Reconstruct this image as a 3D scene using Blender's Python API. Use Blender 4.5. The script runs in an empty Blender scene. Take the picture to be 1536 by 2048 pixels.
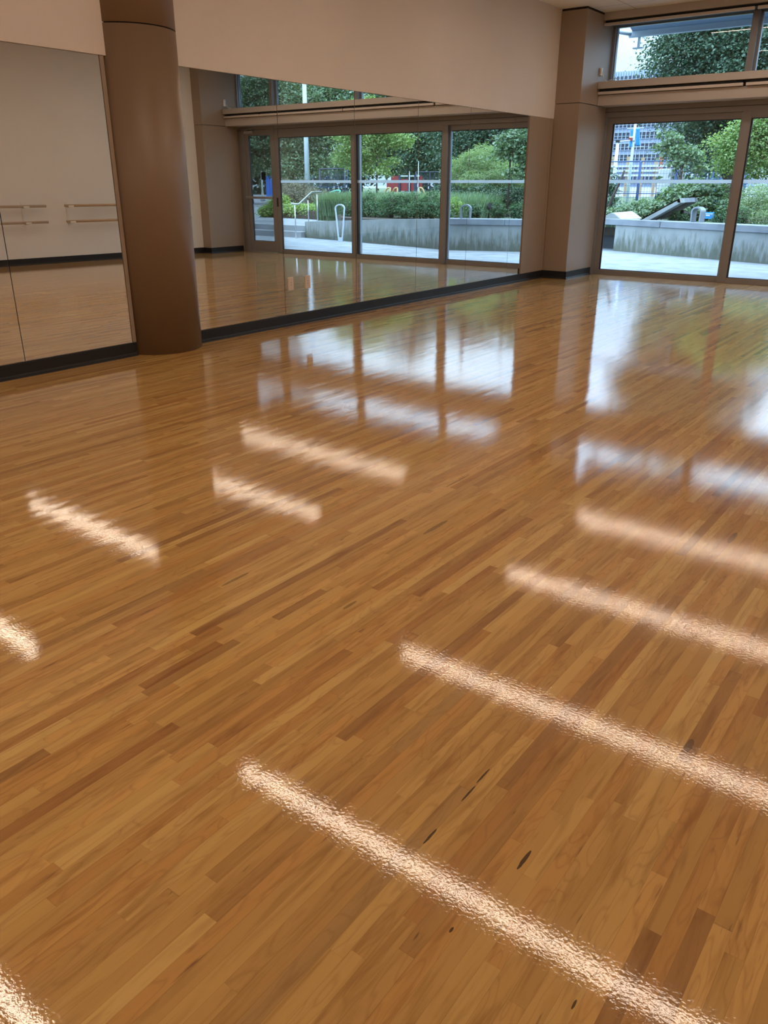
import bpy, bmesh, math, random
import numpy as np
from mathutils import Vector, Matrix
random.seed(7); RNG = np.random.default_rng(11)
PI = math.pi
scene = bpy.context.scene
C = scene.collection

# ------------------------------------------------------------------ camera
CAMLOC = Vector((6.135, -13.758, 1.45)); FPX = 1589.9
def cam_axes():
    pi_, ya, ro = 0.39152, 0.63736, 0.00184
    F = Vector((-math.sin(ya)*math.cos(pi_), math.cos(ya)*math.cos(pi_), -math.sin(pi_)))
    r = F.cross(Vector((0,0,1))).normalized(); u = r.cross(F)
    return F, r*math.cos(ro)+u*math.sin(ro), -r*math.sin(ro)+u*math.cos(ro)
CF, CR, CU = cam_axes()
cam_d = bpy.data.cameras.new('camera'); cam = bpy.data.objects.new('camera', cam_d); C.objects.link(cam)
cam.matrix_world = Matrix(((CR.x,CU.x,-CF.x,CAMLOC.x),(CR.y,CU.y,-CF.y,CAMLOC.y),(CR.z,CU.z,-CF.z,CAMLOC.z),(0,0,0,1)))
cam_d.sensor_fit = 'VERTICAL'; cam_d.sensor_height = 36; cam_d.lens = FPX/2048*36
cam_d.clip_end = 2000; cam_d.clip_start = 0.02
scene.camera = cam

def at(px, py, y, mir=False):
    """where the sight line through a photo pixel meets the plane at depth y (mir: seen in the wall mirror)"""
    d = CF + CR*((px-768)/FPX) - CU*((py-1024)/FPX)
    t = (y-CAMLOC.y)/d.y
    p = CAMLOC + d*t
    return Vector((-p.x if mir else p.x, p.y, p.z))

# ------------------------------------------------------------------ materials
def mat(name, col, rough=0.5, metal=0.0, spec=0.5, noise=None, bump=None, coat=0.0):
    m = bpy.data.materials.new(name); m.use_nodes = True
    nt = m.node_tree; N = nt.nodes; L = nt.links
    b = N['Principled BSDF']
    b.inputs['Base Color'].default_value = (*col, 1); b.inputs['Roughness'].default_value = rough
    b.inputs['Metallic'].default_value = metal; b.inputs['Specular IOR Level'].default_value = spec
    b.inputs['Coat Weight'].default_value = coat
    tc = N.new('ShaderNodeTexCoord')
    if noise:
        sc, amt = noise[:2]
        n = N.new('ShaderNodeTexNoise'); n.inputs['Scale'].default_value = sc; n.inputs['Detail'].default_value = 6
        mp = N.new('ShaderNodeMapping')
        if len(noise) > 2: mp.inputs['Scale'].default_value = noise[2]
        L.new(tc.outputs['Object'], mp.inputs[0]); L.new(mp.outputs[0], n.inputs['Vector'])
        mr = N.new('ShaderNodeMapRange'); mr.inputs['From Min'].default_value = .3; mr.inputs['From Max'].default_value = .7
        mr.inputs['To Min'].default_value = 1-amt; mr.inputs['To Max'].default_value = 1+amt
        L.new(n.outputs['Fac'], mr.inputs['Value'])
        mx = N.new('ShaderNodeVectorMath'); mx.operation = 'SCALE'; mx.inputs[0].default_value = col
        L.new(mr.outputs[0], mx.inputs['Scale']); L.new(mx.outputs[0], b.inputs['Base Color'])
    if bump:
        n2 = N.new('ShaderNodeTexNoise'); n2.inputs['Scale'].default_value = bump[0]; n2.inputs['Detail'].default_value = 4
        L.new(tc.outputs['Object'], n2.inputs['Vector'])
        bp = N.new('ShaderNodeBump'); bp.inputs['Strength'].default_value = bump[1]; bp.inputs['Distance'].default_value = .01
        L.new(n2.outputs['Fac'], bp.inputs['Height']); L.new(bp.outputs[0], b.inputs['Normal'])
    return m

def nn(nt, t, **kw):
    n = nt.nodes.new(t)
    for k, v in kw.items(): setattr(n, k, v)
    return n
def mth(nt, op, a, b=None, c=None):
    n = nt.nodes.new('ShaderNodeMath'); n.operation = op
    for i, v in enumerate((a, b, c)):
        if v is None: continue
        if isinstance(v, (int, float)): n.inputs[i].default_value = v
        else: nt.links.new(v, n.inputs[i])
    return n.outputs[0]
def ramp(nt, fac, stops, interp='LINEAR'):
    r = nt.nodes.new('ShaderNodeValToRGB'); r.color_ramp.interpolation = interp
    el = r.color_ramp.elements
    while len(el) > 1: el.remove(el[-1])
    el[0].position = stops[0][0]; el[0].color = (*stops[0][1], 1)
    for p, c in stops[1:]:
        e = el.new(p); e.color = (*c, 1)
    if fac is not None: nt.links.new(fac, r.inputs[0])
    return r.outputs[0]
def mixc(nt, fac, a, b, bt='MIX'):
    n = nt.nodes.new('ShaderNodeMix'); n.data_type = 'RGBA'; n.blend_type = bt
    for s, v in ((n.inputs[0], fac), (n.inputs[6], a), (n.inputs[7], b)):
        if isinstance(v, (int, float)): s.default_value = v
        elif isinstance(v, tuple): s.default_value = (*v, 1)
        else: nt.links.new(v, s)
    return n.outputs[2]

def wood_floor():
    m = bpy.data.materials.new('maple_strip_floor'); m.use_nodes = True; nt = m.node_tree; L = nt.links
    b = nt.nodes['Principled BSDF']
    tc = nn(nt, 'ShaderNodeTexCoord'); sp = nn(nt, 'ShaderNodeSeparateXYZ'); L.new(tc.outputs['Object'], sp.inputs[0])
    X, Y = sp.outputs[0], sp.outputs[1]
    W = 0.0385
    xs = mth(nt, 'DIVIDE', X, W); ix = mth(nt, 'FLOOR', xs); fx = mth(nt, 'SUBTRACT', xs, ix)
    wn = nn(nt, 'ShaderNodeTexWhiteNoise', noise_dimensions='1D'); L.new(ix, wn.inputs['W'])
    wc = nn(nt, 'ShaderNodeSeparateColor'); L.new(wn.outputs['Color'], wc.inputs[0])
    ln = mth(nt, 'MULTIPLY_ADD', wc.outputs[0], 0.55, 0.55)
    off = mth(nt, 'MULTIPLY', wc.outputs[1], 7.0)
    # warp along the row so that lengths vary inside a row
    nz = nn(nt, 'ShaderNodeTexNoise', noise_dimensions='2D'); nz.inputs['Scale'].default_value = 1.0; nz.inputs['Detail'].default_value = 0
    cv = nn(nt, 'ShaderNodeCombineXYZ'); L.new(mth(nt, 'MULTIPLY', ix, 17.31), cv.inputs[0]); L.new(mth(nt, 'MULTIPLY', Y, 1.3), cv.inputs[1])
    L.new(cv.outputs[0], nz.inputs['Vector'])
    ys = mth(nt, 'ADD', mth(nt, 'DIVIDE', mth(nt, 'ADD', Y, off), ln), mth(nt, 'MULTIPLY', nz.outputs['Fac'], 1.6))
    iy = mth(nt, 'FLOOR', ys); fy = mth(nt, 'SUBTRACT', ys, iy)
    idv = nn(nt, 'ShaderNodeCombineXYZ'); L.new(ix, idv.inputs[0]); L.new(iy, idv.inputs[1])
    w2 = nn(nt, 'ShaderNodeTexWhiteNoise', noise_dimensions='2D'); L.new(idv.outputs[0], w2.inputs['Vector'])
    s2 = nn(nt, 'ShaderNodeSeparateColor'); L.new(w2.outputs['Color'], s2.inputs[0])
    r1, r2, r3 = s2.outputs[0], s2.outputs[1], s2.outputs[2]
    base = ramp(nt, r1, [(0, (.33,.168,.054)), (.05, (.39,.208,.064)), (.15, (.45,.252,.076)), (.45, (.50,.288,.088)), (.7, (.535,.32,.10)), (.9, (.57,.35,.115)), (1, (.60,.385,.132))])
    base = mixc(nt, mth(nt, 'MULTIPLY', mth(nt, 'GREATER_THAN', r3, .72), .6), base, mixc(nt, 1.0, base, (1.0,.86,.78), 'MULTIPLY'))
    # rare dark heart-wood strips
    base = mixc(nt, mth(nt, 'MULTIPLY', mth(nt, 'GREATER_THAN', r2, .975), .45), base, (.19,.085,.034))
    # grain coordinates: own offset per strip
    gv = nn(nt, 'ShaderNodeCombineXYZ')
    L.new(mth(nt, 'ADD', mth(nt, 'MULTIPLY', X, 1.0), mth(nt, 'MULTIPLY', r3, 37.0)), gv.inputs[0])
    L.new(mth(nt, 'MULTIPLY', Y, .09), gv.inputs[1]); L.new(mth(nt, 'MULTIPLY', r2, 53.0), gv.inputs[2])
    g1 = nn(nt, 'ShaderNodeTexNoise'); g1.inputs['Scale'].default_value = 42; g1.inputs['Detail'].default_value = 5; g1.inputs['Distortion'].default_value = .6
    L.new(gv.outputs[0], g1.inputs['Vector'])
    gr = ramp(nt, g1.outputs['Fac'], [(.28, (.72,.65,.58)), (.5, (1,1,1)), (.72, (1.06,1.06,1.05))])
    col = mixc(nt, 1.0, base, gr, 'MULTIPLY')
    # cathedral figure: contour lines of a slow noise
    gv2 = nn(nt, 'ShaderNodeCombineXYZ')
    L.new(mth(nt, 'ADD', X, mth(nt, 'MULTIPLY', r2, 21.0)), gv2.inputs[0])
    L.new(mth(nt, 'MULTIPLY', Y, .22), gv2.inputs[1]); L.new(mth(nt, 'MULTIPLY', r3, 11.0), gv2.inputs[2])
    g2 = nn(nt, 'ShaderNodeTexNoise'); g2.inputs['Scale'].default_value = 17; g2.inputs['Detail'].default_value = 1.5
    L.new(gv2.outputs[0], g2.inputs['Vector'])
    ct = mth(nt, 'ABSOLUTE', mth(nt, 'SUBTRACT', mth(nt, 'FRACT', mth(nt, 'MULTIPLY', g2.outputs['Fac'], 8.0)), .5))
    cl = nn(nt, 'ShaderNodeMapRange'); cl.inputs['From Min'].default_value = 0; cl.inputs['From Max'].default_value = .16
    cl.inputs['To Min'].default_value = 1; cl.inputs['To Max'].default_value = 0; L.new(ct, cl.inputs['Value'])
    col = mixc(nt, mth(nt, 'MULTIPLY', cl.outputs[0], mth(nt, 'MULTIPLY', mth(nt, 'GREATER_THAN', r3, .35), .27)), col, (.26,.11,.038))
    # mineral streaks, thin and dark
    gv3 = nn(nt, 'ShaderNodeCombineXYZ')
    L.new(mth(nt, 'ADD', X, mth(nt, 'MULTIPLY', r1, 91.0)), gv3.inputs[0]); L.new(mth(nt, 'MULTIPLY', Y, .11), gv3.inputs[1])
    g3 = nn(nt, 'ShaderNodeTexNoise'); g3.inputs['Scale'].default_value = 60; g3.inputs['Detail'].default_value = 3
    L.new(gv3.outputs[0], g3.inputs['Vector'])
    st = nn(nt, 'ShaderNodeMapRange'); st.inputs['From Min'].default_value = .705; st.inputs['From Max'].default_value = .77; L.new(g3.outputs['Fac'], st.inputs['Value'])
    col = mixc(nt, mth(nt, 'MULTIPLY', st.outputs[0], .75), col, (.10,.05,.022))
    st2 = nn(nt, 'ShaderNodeMapRange'); st2.inputs['From Min'].default_value = .62; st2.inputs['From Max'].default_value = .72; L.new(g3.outputs['Fac'], st2.inputs['Value'])
    col = mixc(nt, mth(nt, 'MULTIPLY', st2.outputs[0], mth(nt, 'MULTIPLY', mth(nt, 'GREATER_THAN', r3, .8), .5)), col, (.22,.10,.04))
    # a few near-black mineral marks, each with its own place and length
    pn = nn(nt, 'ShaderNodeTexNoise'); pn.inputs['Scale'].default_value = 45; L.new(tc.outputs['Object'], pn.inputs['Vector'])
    wob = mth(nt, 'MULTIPLY_ADD', pn.outputs['Fac'], .02, -.01)
    msk = None
    for mx_, my_, mw, ml in ((5.351,-12.51,.0032,.030),(5.350,-12.33,.0028,.035),(5.347,-12.25,.0026,.035),(5.53,-12.70,.003,.008),(5.566,-12.44,.0045,.035),(5.747,-11.80,.010,.035),
                             (5.806,-12.70,.0025,.012),(3.99,-11.85,.008,.075),(4.484,-11.74,.007,.04),(4.342,-10.94,.012,.10),(5.462,-10.25,.012,.07),(2.168,-10.60,.008,.08),(4.10,-10.35,.006,.12),(3.2,-9.4,.007,.14),(3.05,-11.6,.006,.09)):
        ax = mth(nt, 'DIVIDE', mth(nt, 'ADD', mth(nt, 'SUBTRACT', X, mx_), mth(nt, 'MULTIPLY', wob, mw*40)), mw); ay = mth(nt, 'DIVIDE', mth(nt, 'SUBTRACT', Y, my_), ml)
        dd = mth(nt, 'ADD', mth(nt, 'MULTIPLY', ax, ax), mth(nt, 'MULTIPLY', ay, ay)); k_ = mth(nt, 'LESS_THAN', dd, 1.0)
        k_ = mth(nt, 'MULTIPLY', k_, .9 if mw < .005 else .5)
        msk = k_ if msk is None else mth(nt, 'MAXIMUM', msk, k_)
    col = mixc(nt, msk, col, (.035,.018,.01))
    # seams
    ex = mth(nt, 'MINIMUM', fx, mth(nt, 'SUBTRACT', 1.0, fx)); ey = mth(nt, 'MULTIPLY', mth(nt, 'MINIMUM', fy, mth(nt, 'SUBTRACT', 1.0, fy)), mth(nt, 'DIVIDE', ln, W))
    e = mth(nt, 'MINIMUM', ex, ey)
    sm = nn(nt, 'ShaderNodeMapRange'); sm.inputs['From Min'].default_value = .0; sm.inputs['From Max'].default_value = .022
    sm.inputs['To Min'].default_value = .40; sm.inputs['To Max'].default_value = 0; L.new(e, sm.inputs['Value'])
    col = mixc(nt, sm.outputs[0], col, (.16,.07,.025))
    L.new(col, b.inputs['Base Color'])
    b.inputs['Roughness'].default_value = .62; b.inputs['Specular IOR Level'].default_value = .15
    b.inputs['Coat Weight'].default_value = 1; b.inputs['Coat IOR'].default_value = 1.52
    b.inputs['Coat Roughness'].default_value = .052
    # lacquer: strip cupping + orange peel on the coat
    tilt = mth(nt, 'MULTIPLY', mth(nt, 'SUBTRACT', fx, .5), mth(nt, 'SUBTRACT', r2, .5))
    hb = mth(nt, 'MULTIPLY', tilt, .00028)
    o1 = nn(nt, 'ShaderNodeTexNoise'); o1.inputs['Scale'].default_value = 120; o1.inputs['Detail'].default_value = 2; L.new(tc.outputs['Object'], o1.inputs['Vector'])
    mpo = nn(nt, 'ShaderNodeMapping'); mpo.inputs['Scale'].default_value = (1, .25, 1); L.new(tc.outputs['Object'], mpo.inputs[0])
    o2 = nn(nt, 'ShaderNodeTexNoise'); o2.inputs['Scale'].default_value = 13; o2.inputs['Detail'].default_value = 2; L.new(mpo.outputs[0], o2.inputs['Vector'])
    h = mth(nt, 'ADD', hb, mth(nt, 'ADD', mth(nt, 'MULTIPLY', o1.outputs['Fac'], .00011), mth(nt, 'MULTIPLY', o2.outputs['Fac'], .0003)))
    bp = nn(nt, 'ShaderNodeBump'); bp.inputs['Strength'].default_value = 1; bp.inputs['Distance'].default_value = 1
    L.new(h, bp.inputs['Height']); L.new(bp.outputs[0], b.inputs['Coat Normal'])
    return m

def glass_mat(name, tint, refl=1.0):
    m = bpy.data.materials.new(name); m.use_nodes = True; nt = m.node_tree; nt.nodes.clear(); L = nt.links
    t = nn(nt, 'ShaderNodeBsdfTransparent'); t.inputs[0].default_value = (*tint, 1)
    g = nn(nt, 'ShaderNodeBsdfGlossy'); g.inputs['Roughness'].default_value = 0
    f = nn(nt, 'ShaderNodeFresnel'); f.inputs['IOR'].default_value = 1.45
    mx = nn(nt, 'ShaderNodeMixShader'); L.new(mth(nt, 'MULTIPLY', f.outputs[0], refl), mx.inputs[0])
    L.new(t.outputs[0], mx.inputs[1]); L.new(g.outputs[0], mx.inputs[2])
    o = nn(nt, 'ShaderNodeOutputMaterial'); L.new(mx.outputs[0], o.inputs[0]); return m

def mirror_mat():
    m = bpy.data.materials.new('silvered_glass'); m.use_nodes = True; nt = m.node_tree; nt.nodes.clear()
    g = nn(nt, 'ShaderNodeBsdfGlossy'); g.inputs['Color'].default_value = (.86,.875,.86,1); g.inputs['Roughness'].default_value = 0
    o = nn(nt, 'ShaderNodeOutputMaterial'); nt.links.new(g.outputs[0], o.inputs[0]); return m

def emit_mat(name, col, s):
    m = bpy.data.materials.new(name); m.use_nodes = True; nt = m.node_tree; nt.nodes.clear()
    g = nn(nt, 'ShaderNodeEmission'); g.inputs['Color'].default_value = (*col,1); g.inputs['Strength'].default_value = s
    o = nn(nt, 'ShaderNodeOutputMaterial'); nt.links.new(g.outputs[0], o.inputs[0]); return m

def frosted():
    m = bpy.data.materials.new('frosted_stripe'); m.use_nodes = True; nt = m.node_tree; nt.nodes.clear(); L = nt.links
    t = nn(nt, 'ShaderNodeBsdfTranslucent'); t.inputs[0].default_value = (.86,.93,.97,1)
    d = nn(nt, 'ShaderNodeBsdfDiffuse'); d.inputs[0].default_value = (.8,.84,.86,1)
    mx = nn(nt, 'ShaderNodeMixShader'); mx.inputs[0].default_value = .25; L.new(t.outputs[0], mx.inputs[1]); L.new(d.outputs[0], mx.inputs[2])
    o = nn(nt, 'ShaderNodeOutputMaterial'); L.new(mx.outputs[0], o.inputs[0]); return m
def leaf_mat(name, dark, light, trans=.35, rough=.5):
    m = bpy.data.materials.new(name); m.use_nodes = True; nt = m.node_tree; L = nt.links
    b = nt.nodes['Principled BSDF']; out = nt.nodes['Material Output']
    g = nn(nt, 'ShaderNodeNewGeometry')
    c = ramp(nt, g.outputs['Random Per Island'], [(0, dark), (.6, tuple((a+b_)/2 for a, b_ in zip(dark, light))), (1, light)])
    tc = nn(nt, 'ShaderNodeTexCoord'); n = nn(nt, 'ShaderNodeTexNoise'); n.inputs['Scale'].default_value = 1.3; L.new(tc.outputs['Object'], n.inputs['Vector'])
    c2 = mixc(nt, mth(nt, 'MULTIPLY', n.outputs['Fac'], .7), c, light)
    L.new(c2, b.inputs['Base Color']); b.inputs['Roughness'].default_value = rough; b.inputs['Specular IOR Level'].default_value = .4
    t = nn(nt, 'ShaderNodeBsdfTranslucent')
    L.new(mixc(nt, 1.0, c2, (1.3,1.5,.6), 'MULTIPLY'), t.inputs[0])
    mx = nn(nt, 'ShaderNodeMixShader'); mx.inputs[0].default_value = trans
    L.new(b.outputs[0], mx.inputs[1]); L.new(t.outputs[0], mx.inputs[2]); L.new(mx.outputs[0], out.inputs[0]); return m

def concrete_mat(name, col, stain=0.0, ztop=.6):
    m = bpy.data.materials.new(name); m.use_nodes = True; nt = m.node_tree; L = nt.links
    b = nt.nodes['Principled BSDF']; b.inputs['Roughness'].default_value = .85; b.inputs['Specular IOR Level'].default_value = .25
    tc = nn(nt, 'ShaderNodeTexCoord')
    n = nn(nt, 'ShaderNodeTexNoise'); n.inputs['Scale'].default_value = 2.6; n.inputs['Detail'].default_value = 8; L.new(tc.outputs['Object'], n.inputs['Vector'])
    c = ramp(nt, n.outputs['Fac'], [(.3, tuple(v*.78 for v in col)), (.5, col), (.7, tuple(min(1, v*1.15) for v in col))])
    if stain:
        mp = nn(nt, 'ShaderNodeMapping'); mp.inputs['Scale'].default_value = (1, 1, .22); L.new(tc.outputs['Object'], mp.inputs[0])
        s = nn(nt, 'ShaderNodeTexNoise'); s.inputs['Scale'].default_value = 11; s.inputs['Detail'].default_value = 7; s.inputs['Roughness'].default_value = .65; L.new(mp.outputs[0], s.inputs['Vector'])
        sp = nn(nt, 'ShaderNodeSeparateXYZ'); L.new(tc.outputs['Object'], sp.inputs[0])
        low = nn(nt, 'ShaderNodeMapRange'); low.inputs['From Min'].default_value = 0; low.inputs['From Max'].default_value = ztop
        low.inputs['To Min'].default_value = .26; low.inputs['To Max'].default_value = -.14; L.new(sp.outputs[2], low.inputs['Value'])
        f = nn(nt, 'ShaderNodeMapRange'); f.inputs['From Min'].default_value = .5; f.inputs['From Max'].default_value = .72; L.new(mth(nt, 'ADD', s.outputs['Fac'], low.outputs[0]), f.inputs['Value'])
        c = mixc(nt, mth(nt, 'MULTIPLY', f.outputs[0], stain), c, (.085,.095,.06))
    L.new(c, b.inputs['Base Color']); return m

def ceiling_mat():
    m = bpy.data.materials.new('ceiling_board'); m.use_nodes = True; nt = m.node_tree; L = nt.links
    b = nt.nodes['Principled BSDF']; b.inputs['Roughness'].default_value = .9
    tc = nn(nt, 'ShaderNodeTexCoord'); sp = nn(nt, 'ShaderNodeSeparateXYZ'); L.new(tc.outputs['Object'], sp.inputs[0])
    def line(o, step, offs):
        f = mth(nt, 'FRACT', mth(nt, 'DIVIDE', mth(nt, 'ADD', o, offs), step))
        return mth(nt, 'LESS_THAN', f, .012/step)
    f = mth(nt, 'MAXIMUM', line(sp.outputs[1], 1.22, .85), line(sp.outputs[0], 1.22, .3))
    L.new(mixc(nt, f, (.87,.86,.85), (.45,.43,.41)), b.inputs['Base Color']); return m

M = {
 'floor': wood_floor(), 'ceiling': ceiling_mat(),
 'wall': mat('painted_wall', (.80,.78,.76), .85, noise=(1.5,.02)),
 'wall_l': mat('warm_painted_wall', (.76,.69,.64), .85, noise=(1.5,.02)),
 'tan': mat('tan_cladding', (.35,.27,.21), .40, noise=(.8,.03)),
 'coltan': mat('shaded_brown_tan_column', (.225,.148,.092), .42, noise=(.8,.03)),  # pier tan made browner and darker: the column's dimmer light is in the colour
 'tanbulk': mat('tan_bulkhead', (.49,.445,.415), .6),
 'base': mat('black_rubber_base', (.008,.008,.010), .5),
 'bronze': mat('bronze_frame', (.27,.257,.26), .42, metal=.15),
 'bronze_d': mat('bronze_frame_shadow_gap', (.03,.03,.035), .5),
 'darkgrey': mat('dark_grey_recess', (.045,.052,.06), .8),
 'alu': mat('anodised_inner_frame', (.30,.34,.40), .35, metal=.3),
 'mirror': mirror_mat(), 'glass': glass_mat('window_glass', (.87,.94,.975), .8),
 'stripe': frosted(),
 'dark': mat('dark_slot', (.015,.015,.018), .7),
 'hem': mat('blind_hem', (.60,.53,.49), .5),
 'barre': mat('pale_wood_rail', (.50,.36,.24), .4, noise=(3,.06,(12,1,12))),
 'white': mat('white_enamel', (.78,.76,.72), .4),
 'outlet': mat('beige_outlet', (.72,.60,.50), .45),
 'black': mat('black_plastic', (.01,.01,.012), .4),
 'steel': mat('brushed_steel', (.55,.57,.58), .32, metal=.9),
 'greysteel': mat('grey_painted_steel', (.24,.27,.31), .4, metal=.3),
 'pole': mat('pale_grey_pole', (.55,.62,.70), .45),
 'conc': concrete_mat('stained_concrete', (.26,.28,.28), .75),
 'concl': concrete_mat('pale_concrete_cap', (.21,.232,.262), 0),
 'pave': concrete_mat('plaza_paving', (.25,.272,.295), 0),
 'asph': mat('street_surface', (.22,.23,.25), .9, noise=(.3,.06)),
 'soil': mat('planter_soil', (.05,.04,.028), .95, noise=(8,.3)),
 'grassg': mat('lawn_green', (.08,.12,.05), .9, noise=(4,.3)),
 'light': emit_mat('lit_diffuser', (1.0,.79,.61), 18.5),
 'fixture': mat('fixture_housing', (.7,.7,.7), .4),
 'bluefence': mat('blue_fence_paint', (.02,.07,.22), .45),
 'navy': mat('navy_paint', (.02,.03,.06), .5),
 'blue': mat('blue_banner_cloth', (.03,.26,.66), .6, noise=(3,.25,(3,3,.3))),
 'bluebox': mat('blue_box_panel', (.03,.16,.60), .5),
 'red': mat('red_panel', (.22,.018,.02), .5),
 'yellow': mat('yellow_plastic', (.45,.32,.12), .45),
 'cyan': mat('turquoise_hoop_plastic', (.10,.55,.42), .4),
 'timber': mat('raw_timber', (.36,.26,.16), .8),
 'whitebeam': mat('white_beam', (.50,.51,.52), .7),
 'brick': mat('red_brown_pier', (.28,.11,.07), .8),
 'spandrel': mat('pale_spandrel', (.26,.32,.43), .5, noise=(.1,.05)),
 'bwin': mat('office_glass', (.04,.05,.075), .3),
 'bmull': mat('office_mullion', (.42,.48,.56), .5),
 'bark': mat('grey_bark', (.07,.055,.045), .9, noise=(12,.3)),
 'awn': mat('awning_fabric', (.16,.22,.30), .8), 'awnbar': mat('awning_front_bar', (.33,.40,.47), .5),
 'Lmaple': leaf_mat('bright_maple_leaf', (.10,.18,.07), (.29,.38,.15), .35),
 'Lmid': leaf_mat('mid_green_leaf', (.06,.11,.065), (.20,.29,.17), .25),
 'Ldark': leaf_mat('dark_green_leaf', (.024,.055,.036), (.095,.165,.10), .15),
 'Lgrey': leaf_mat('silver_willow_leaf', (.13,.20,.11), (.36,.44,.28), .35),
 'Lyew': leaf_mat('yew_leaf', (.02,.055,.026), (.08,.17,.075), .2),
 'Lhedge': leaf_mat('box_hedge_leaf', (.09,.18,.045), (.30,.42,.12), .35),
 'Lgrass': leaf_mat('grass_blade', (.07,.13,.08), (.22,.32,.20), .3),
 'Lbrown': leaf_mat('grey_brown_twig', (.09,.085,.06), (.22,.20,.15), .2),
}

# ------------------------------------------------------------------ builders
def link(o, parent=None):
    C.objects.link(o)
    if parent: o.parent = parent; o.matrix_parent_inverse = parent.matrix_world.inverted()
    return o
def tag(o, label=None, cat=None, group=None, kind=None):
    if label: o['label'] = label
    if cat: o['category'] = cat
    if group: o['group'] = group
    if kind: o['kind'] = kind
    return o
def empty(name, loc, label, cat, group=None, kind=None):
    o = bpy.data.objects.new(name, None); o.location = loc; C.objects.link(o); o.empty_display_size = .1
    bpy.context.view_layer.update()
    return tag(o, label, cat, group, kind)

class MB:
    def __init__(s): s.bm = bmesh.new()
    def box(s, a, b, bev=0.0):
        x0,y0,z0 = (min(p,q) for p,q in zip(a,b)); x1,y1,z1 = (max(p,q) for p,q in zip(a,b))
        tmp = bmesh.new()
        vs = [tmp.verts.new(p) for p in ((x0,y0,z0),(x1,y0,z0),(x1,y1,z0),(x0,y1,z0),(x0,y0,z1),(x1,y0,z1),(x1,y1,z1),(x0,y1,z1))]
        for f in ((0,3,2,1),(4,5,6,7),(0,1,5,4),(1,2,6,5),(2,3,7,6),(3,0,4,7)): tmp.faces.new([vs[i] for i in f])
        if bev: bmesh.ops.bevel(tmp, geom=tmp.edges[:], offset=bev, segments=2, affect='EDGES', profile=.5)
        s.merge(tmp); return s
    def merge(s, tmp, mtx=None):
        if mtx is not None: tmp.transform(mtx)
        mp = {}
        for v in tmp.verts: mp[v] = s.bm.verts.new(v.co)
        for f in tmp.faces:
            try: s.bm.faces.new([mp[v] for v in f.verts]).smooth = f.smooth
            except ValueError: pass
        tmp.free()
    def obox(s, c, half, rot, bev=0.0):
        """oriented box: centre, half sizes, rotation matrix/angle about z"""
        t = MB(); t.box([-h for h in half], half, bev)
        R = Matrix.Rotation(rot, 4, 'Z') if isinstance(rot, (int, float)) else rot.to_4x4()
        s.merge(t.bm, Matrix.Translation(c) @ R); return s
    def tube(s, pts, r, seg=12, closed=False):
        pts = [Vector(p) for p in pts]; n = len(pts)
        rs = r if isinstance(r, (list, tuple)) else [r]*n
        rings = []; up = None
        for i, p in enumerate(pts):
            if closed: d = (pts[(i+1)%n]-pts[i-1]).normalized()
            else: d = (pts[min(i+1,n-1)]-pts[max(i-1,0)]).normalized()
            if up is None: up = Vector((0,0,1)) if abs(d.z) < .9 else Vector((1,0,0))
            a = d.cross(up)
            if a.length < 1e-4: a = d.cross(Vector((0,1,0)))
            a.normalize(); b = a.cross(d); up = b
            rings.append([s.bm.verts.new(p + (a*math.cos(t)+b*math.sin(t))*rs[i]) for t in [2*PI*k/seg for k in range(seg)]])
        m = n if closed else n-1
        for i in range(m):
            A, B = rings[i], rings[(i+1)%n]
            for k in range(seg):
                f = s.bm.faces.new((A[k],A[(k+1)%seg],B[(k+1)%seg],B[k])); f.smooth = True
        if not closed:
            s.bm.faces.new(rings[0][::-1]); s.bm.faces.new(rings[-1])
        return s
    def prism(s, poly, z0, z1):
        """vertical prism over a plan outline"""
        lo = [s.bm.verts.new((p[0],p[1],z0 if not callable(z0) else z0(p))) for p in poly]
        hi = [s.bm.verts.new((p[0],p[1],z1 if not callable(z1) else z1(p))) for p in poly]
        n = len(poly); s.bm.faces.new(lo[::-1]); s.bm.faces.new(hi)
        for i in range(n): s.bm.faces.new((lo[i],lo[(i+1)%n],hi[(i+1)%n],hi[i]))
        return s
    def hull(s, pts, faces):
        vs = [s.bm.verts.new(p) for p in pts]
        for f in faces: s.bm.faces.new([vs[i] for i in f])
        return s
    def build(s, name, m, parent=None, **kw):
        bmesh.ops.recalc_face_normals(s.bm, faces=s.bm.faces[:])
        me = bpy.data.meshes.new(name); s.bm.to_mesh(me); s.bm.free()
        me.materials.append(M[m] if isinstance(m, str) else m)
        o = bpy.data.objects.new(name, me); link(o, parent); return tag(o, **kw)

def B(name, a, b, m, parent=None, bev=0.0, **kw): return MB().box(a, b, bev).build(name, m, parent, **kw)

def copy_tree(o, parent=None, delta=None):
    c = o.copy(); C.objects.link(c)
    if parent: c.parent = parent
    for ch in list(o.children): copy_tree(ch, c)
    return c

# ------------------------------------------------------------------ ROOM
H_CEIL = 3.87; XP = 0.43; XQ = 8.10; YP = -1.04; YB = -18.5; ZM = 2.395
def xr(y): return 8.35 - .1116*(y-YP)
S = dict(kind='structure')
B('floor', (-.15, YB-.1, -.12), (11.2, .06, 0), 'floor', **S)
B('ceiling', (-.15, YB-.1, H_CEIL), (11.2, .5, H_CEIL+.15), 'ceiling', **S)
w = MB().box((-.15, YB, ZM), (.014, 0.1, H_CEIL)).box((-.15, YB, 0), (-.012, 0.1, ZM))
w.build('wall_left', 'wall_l', **S)
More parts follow.
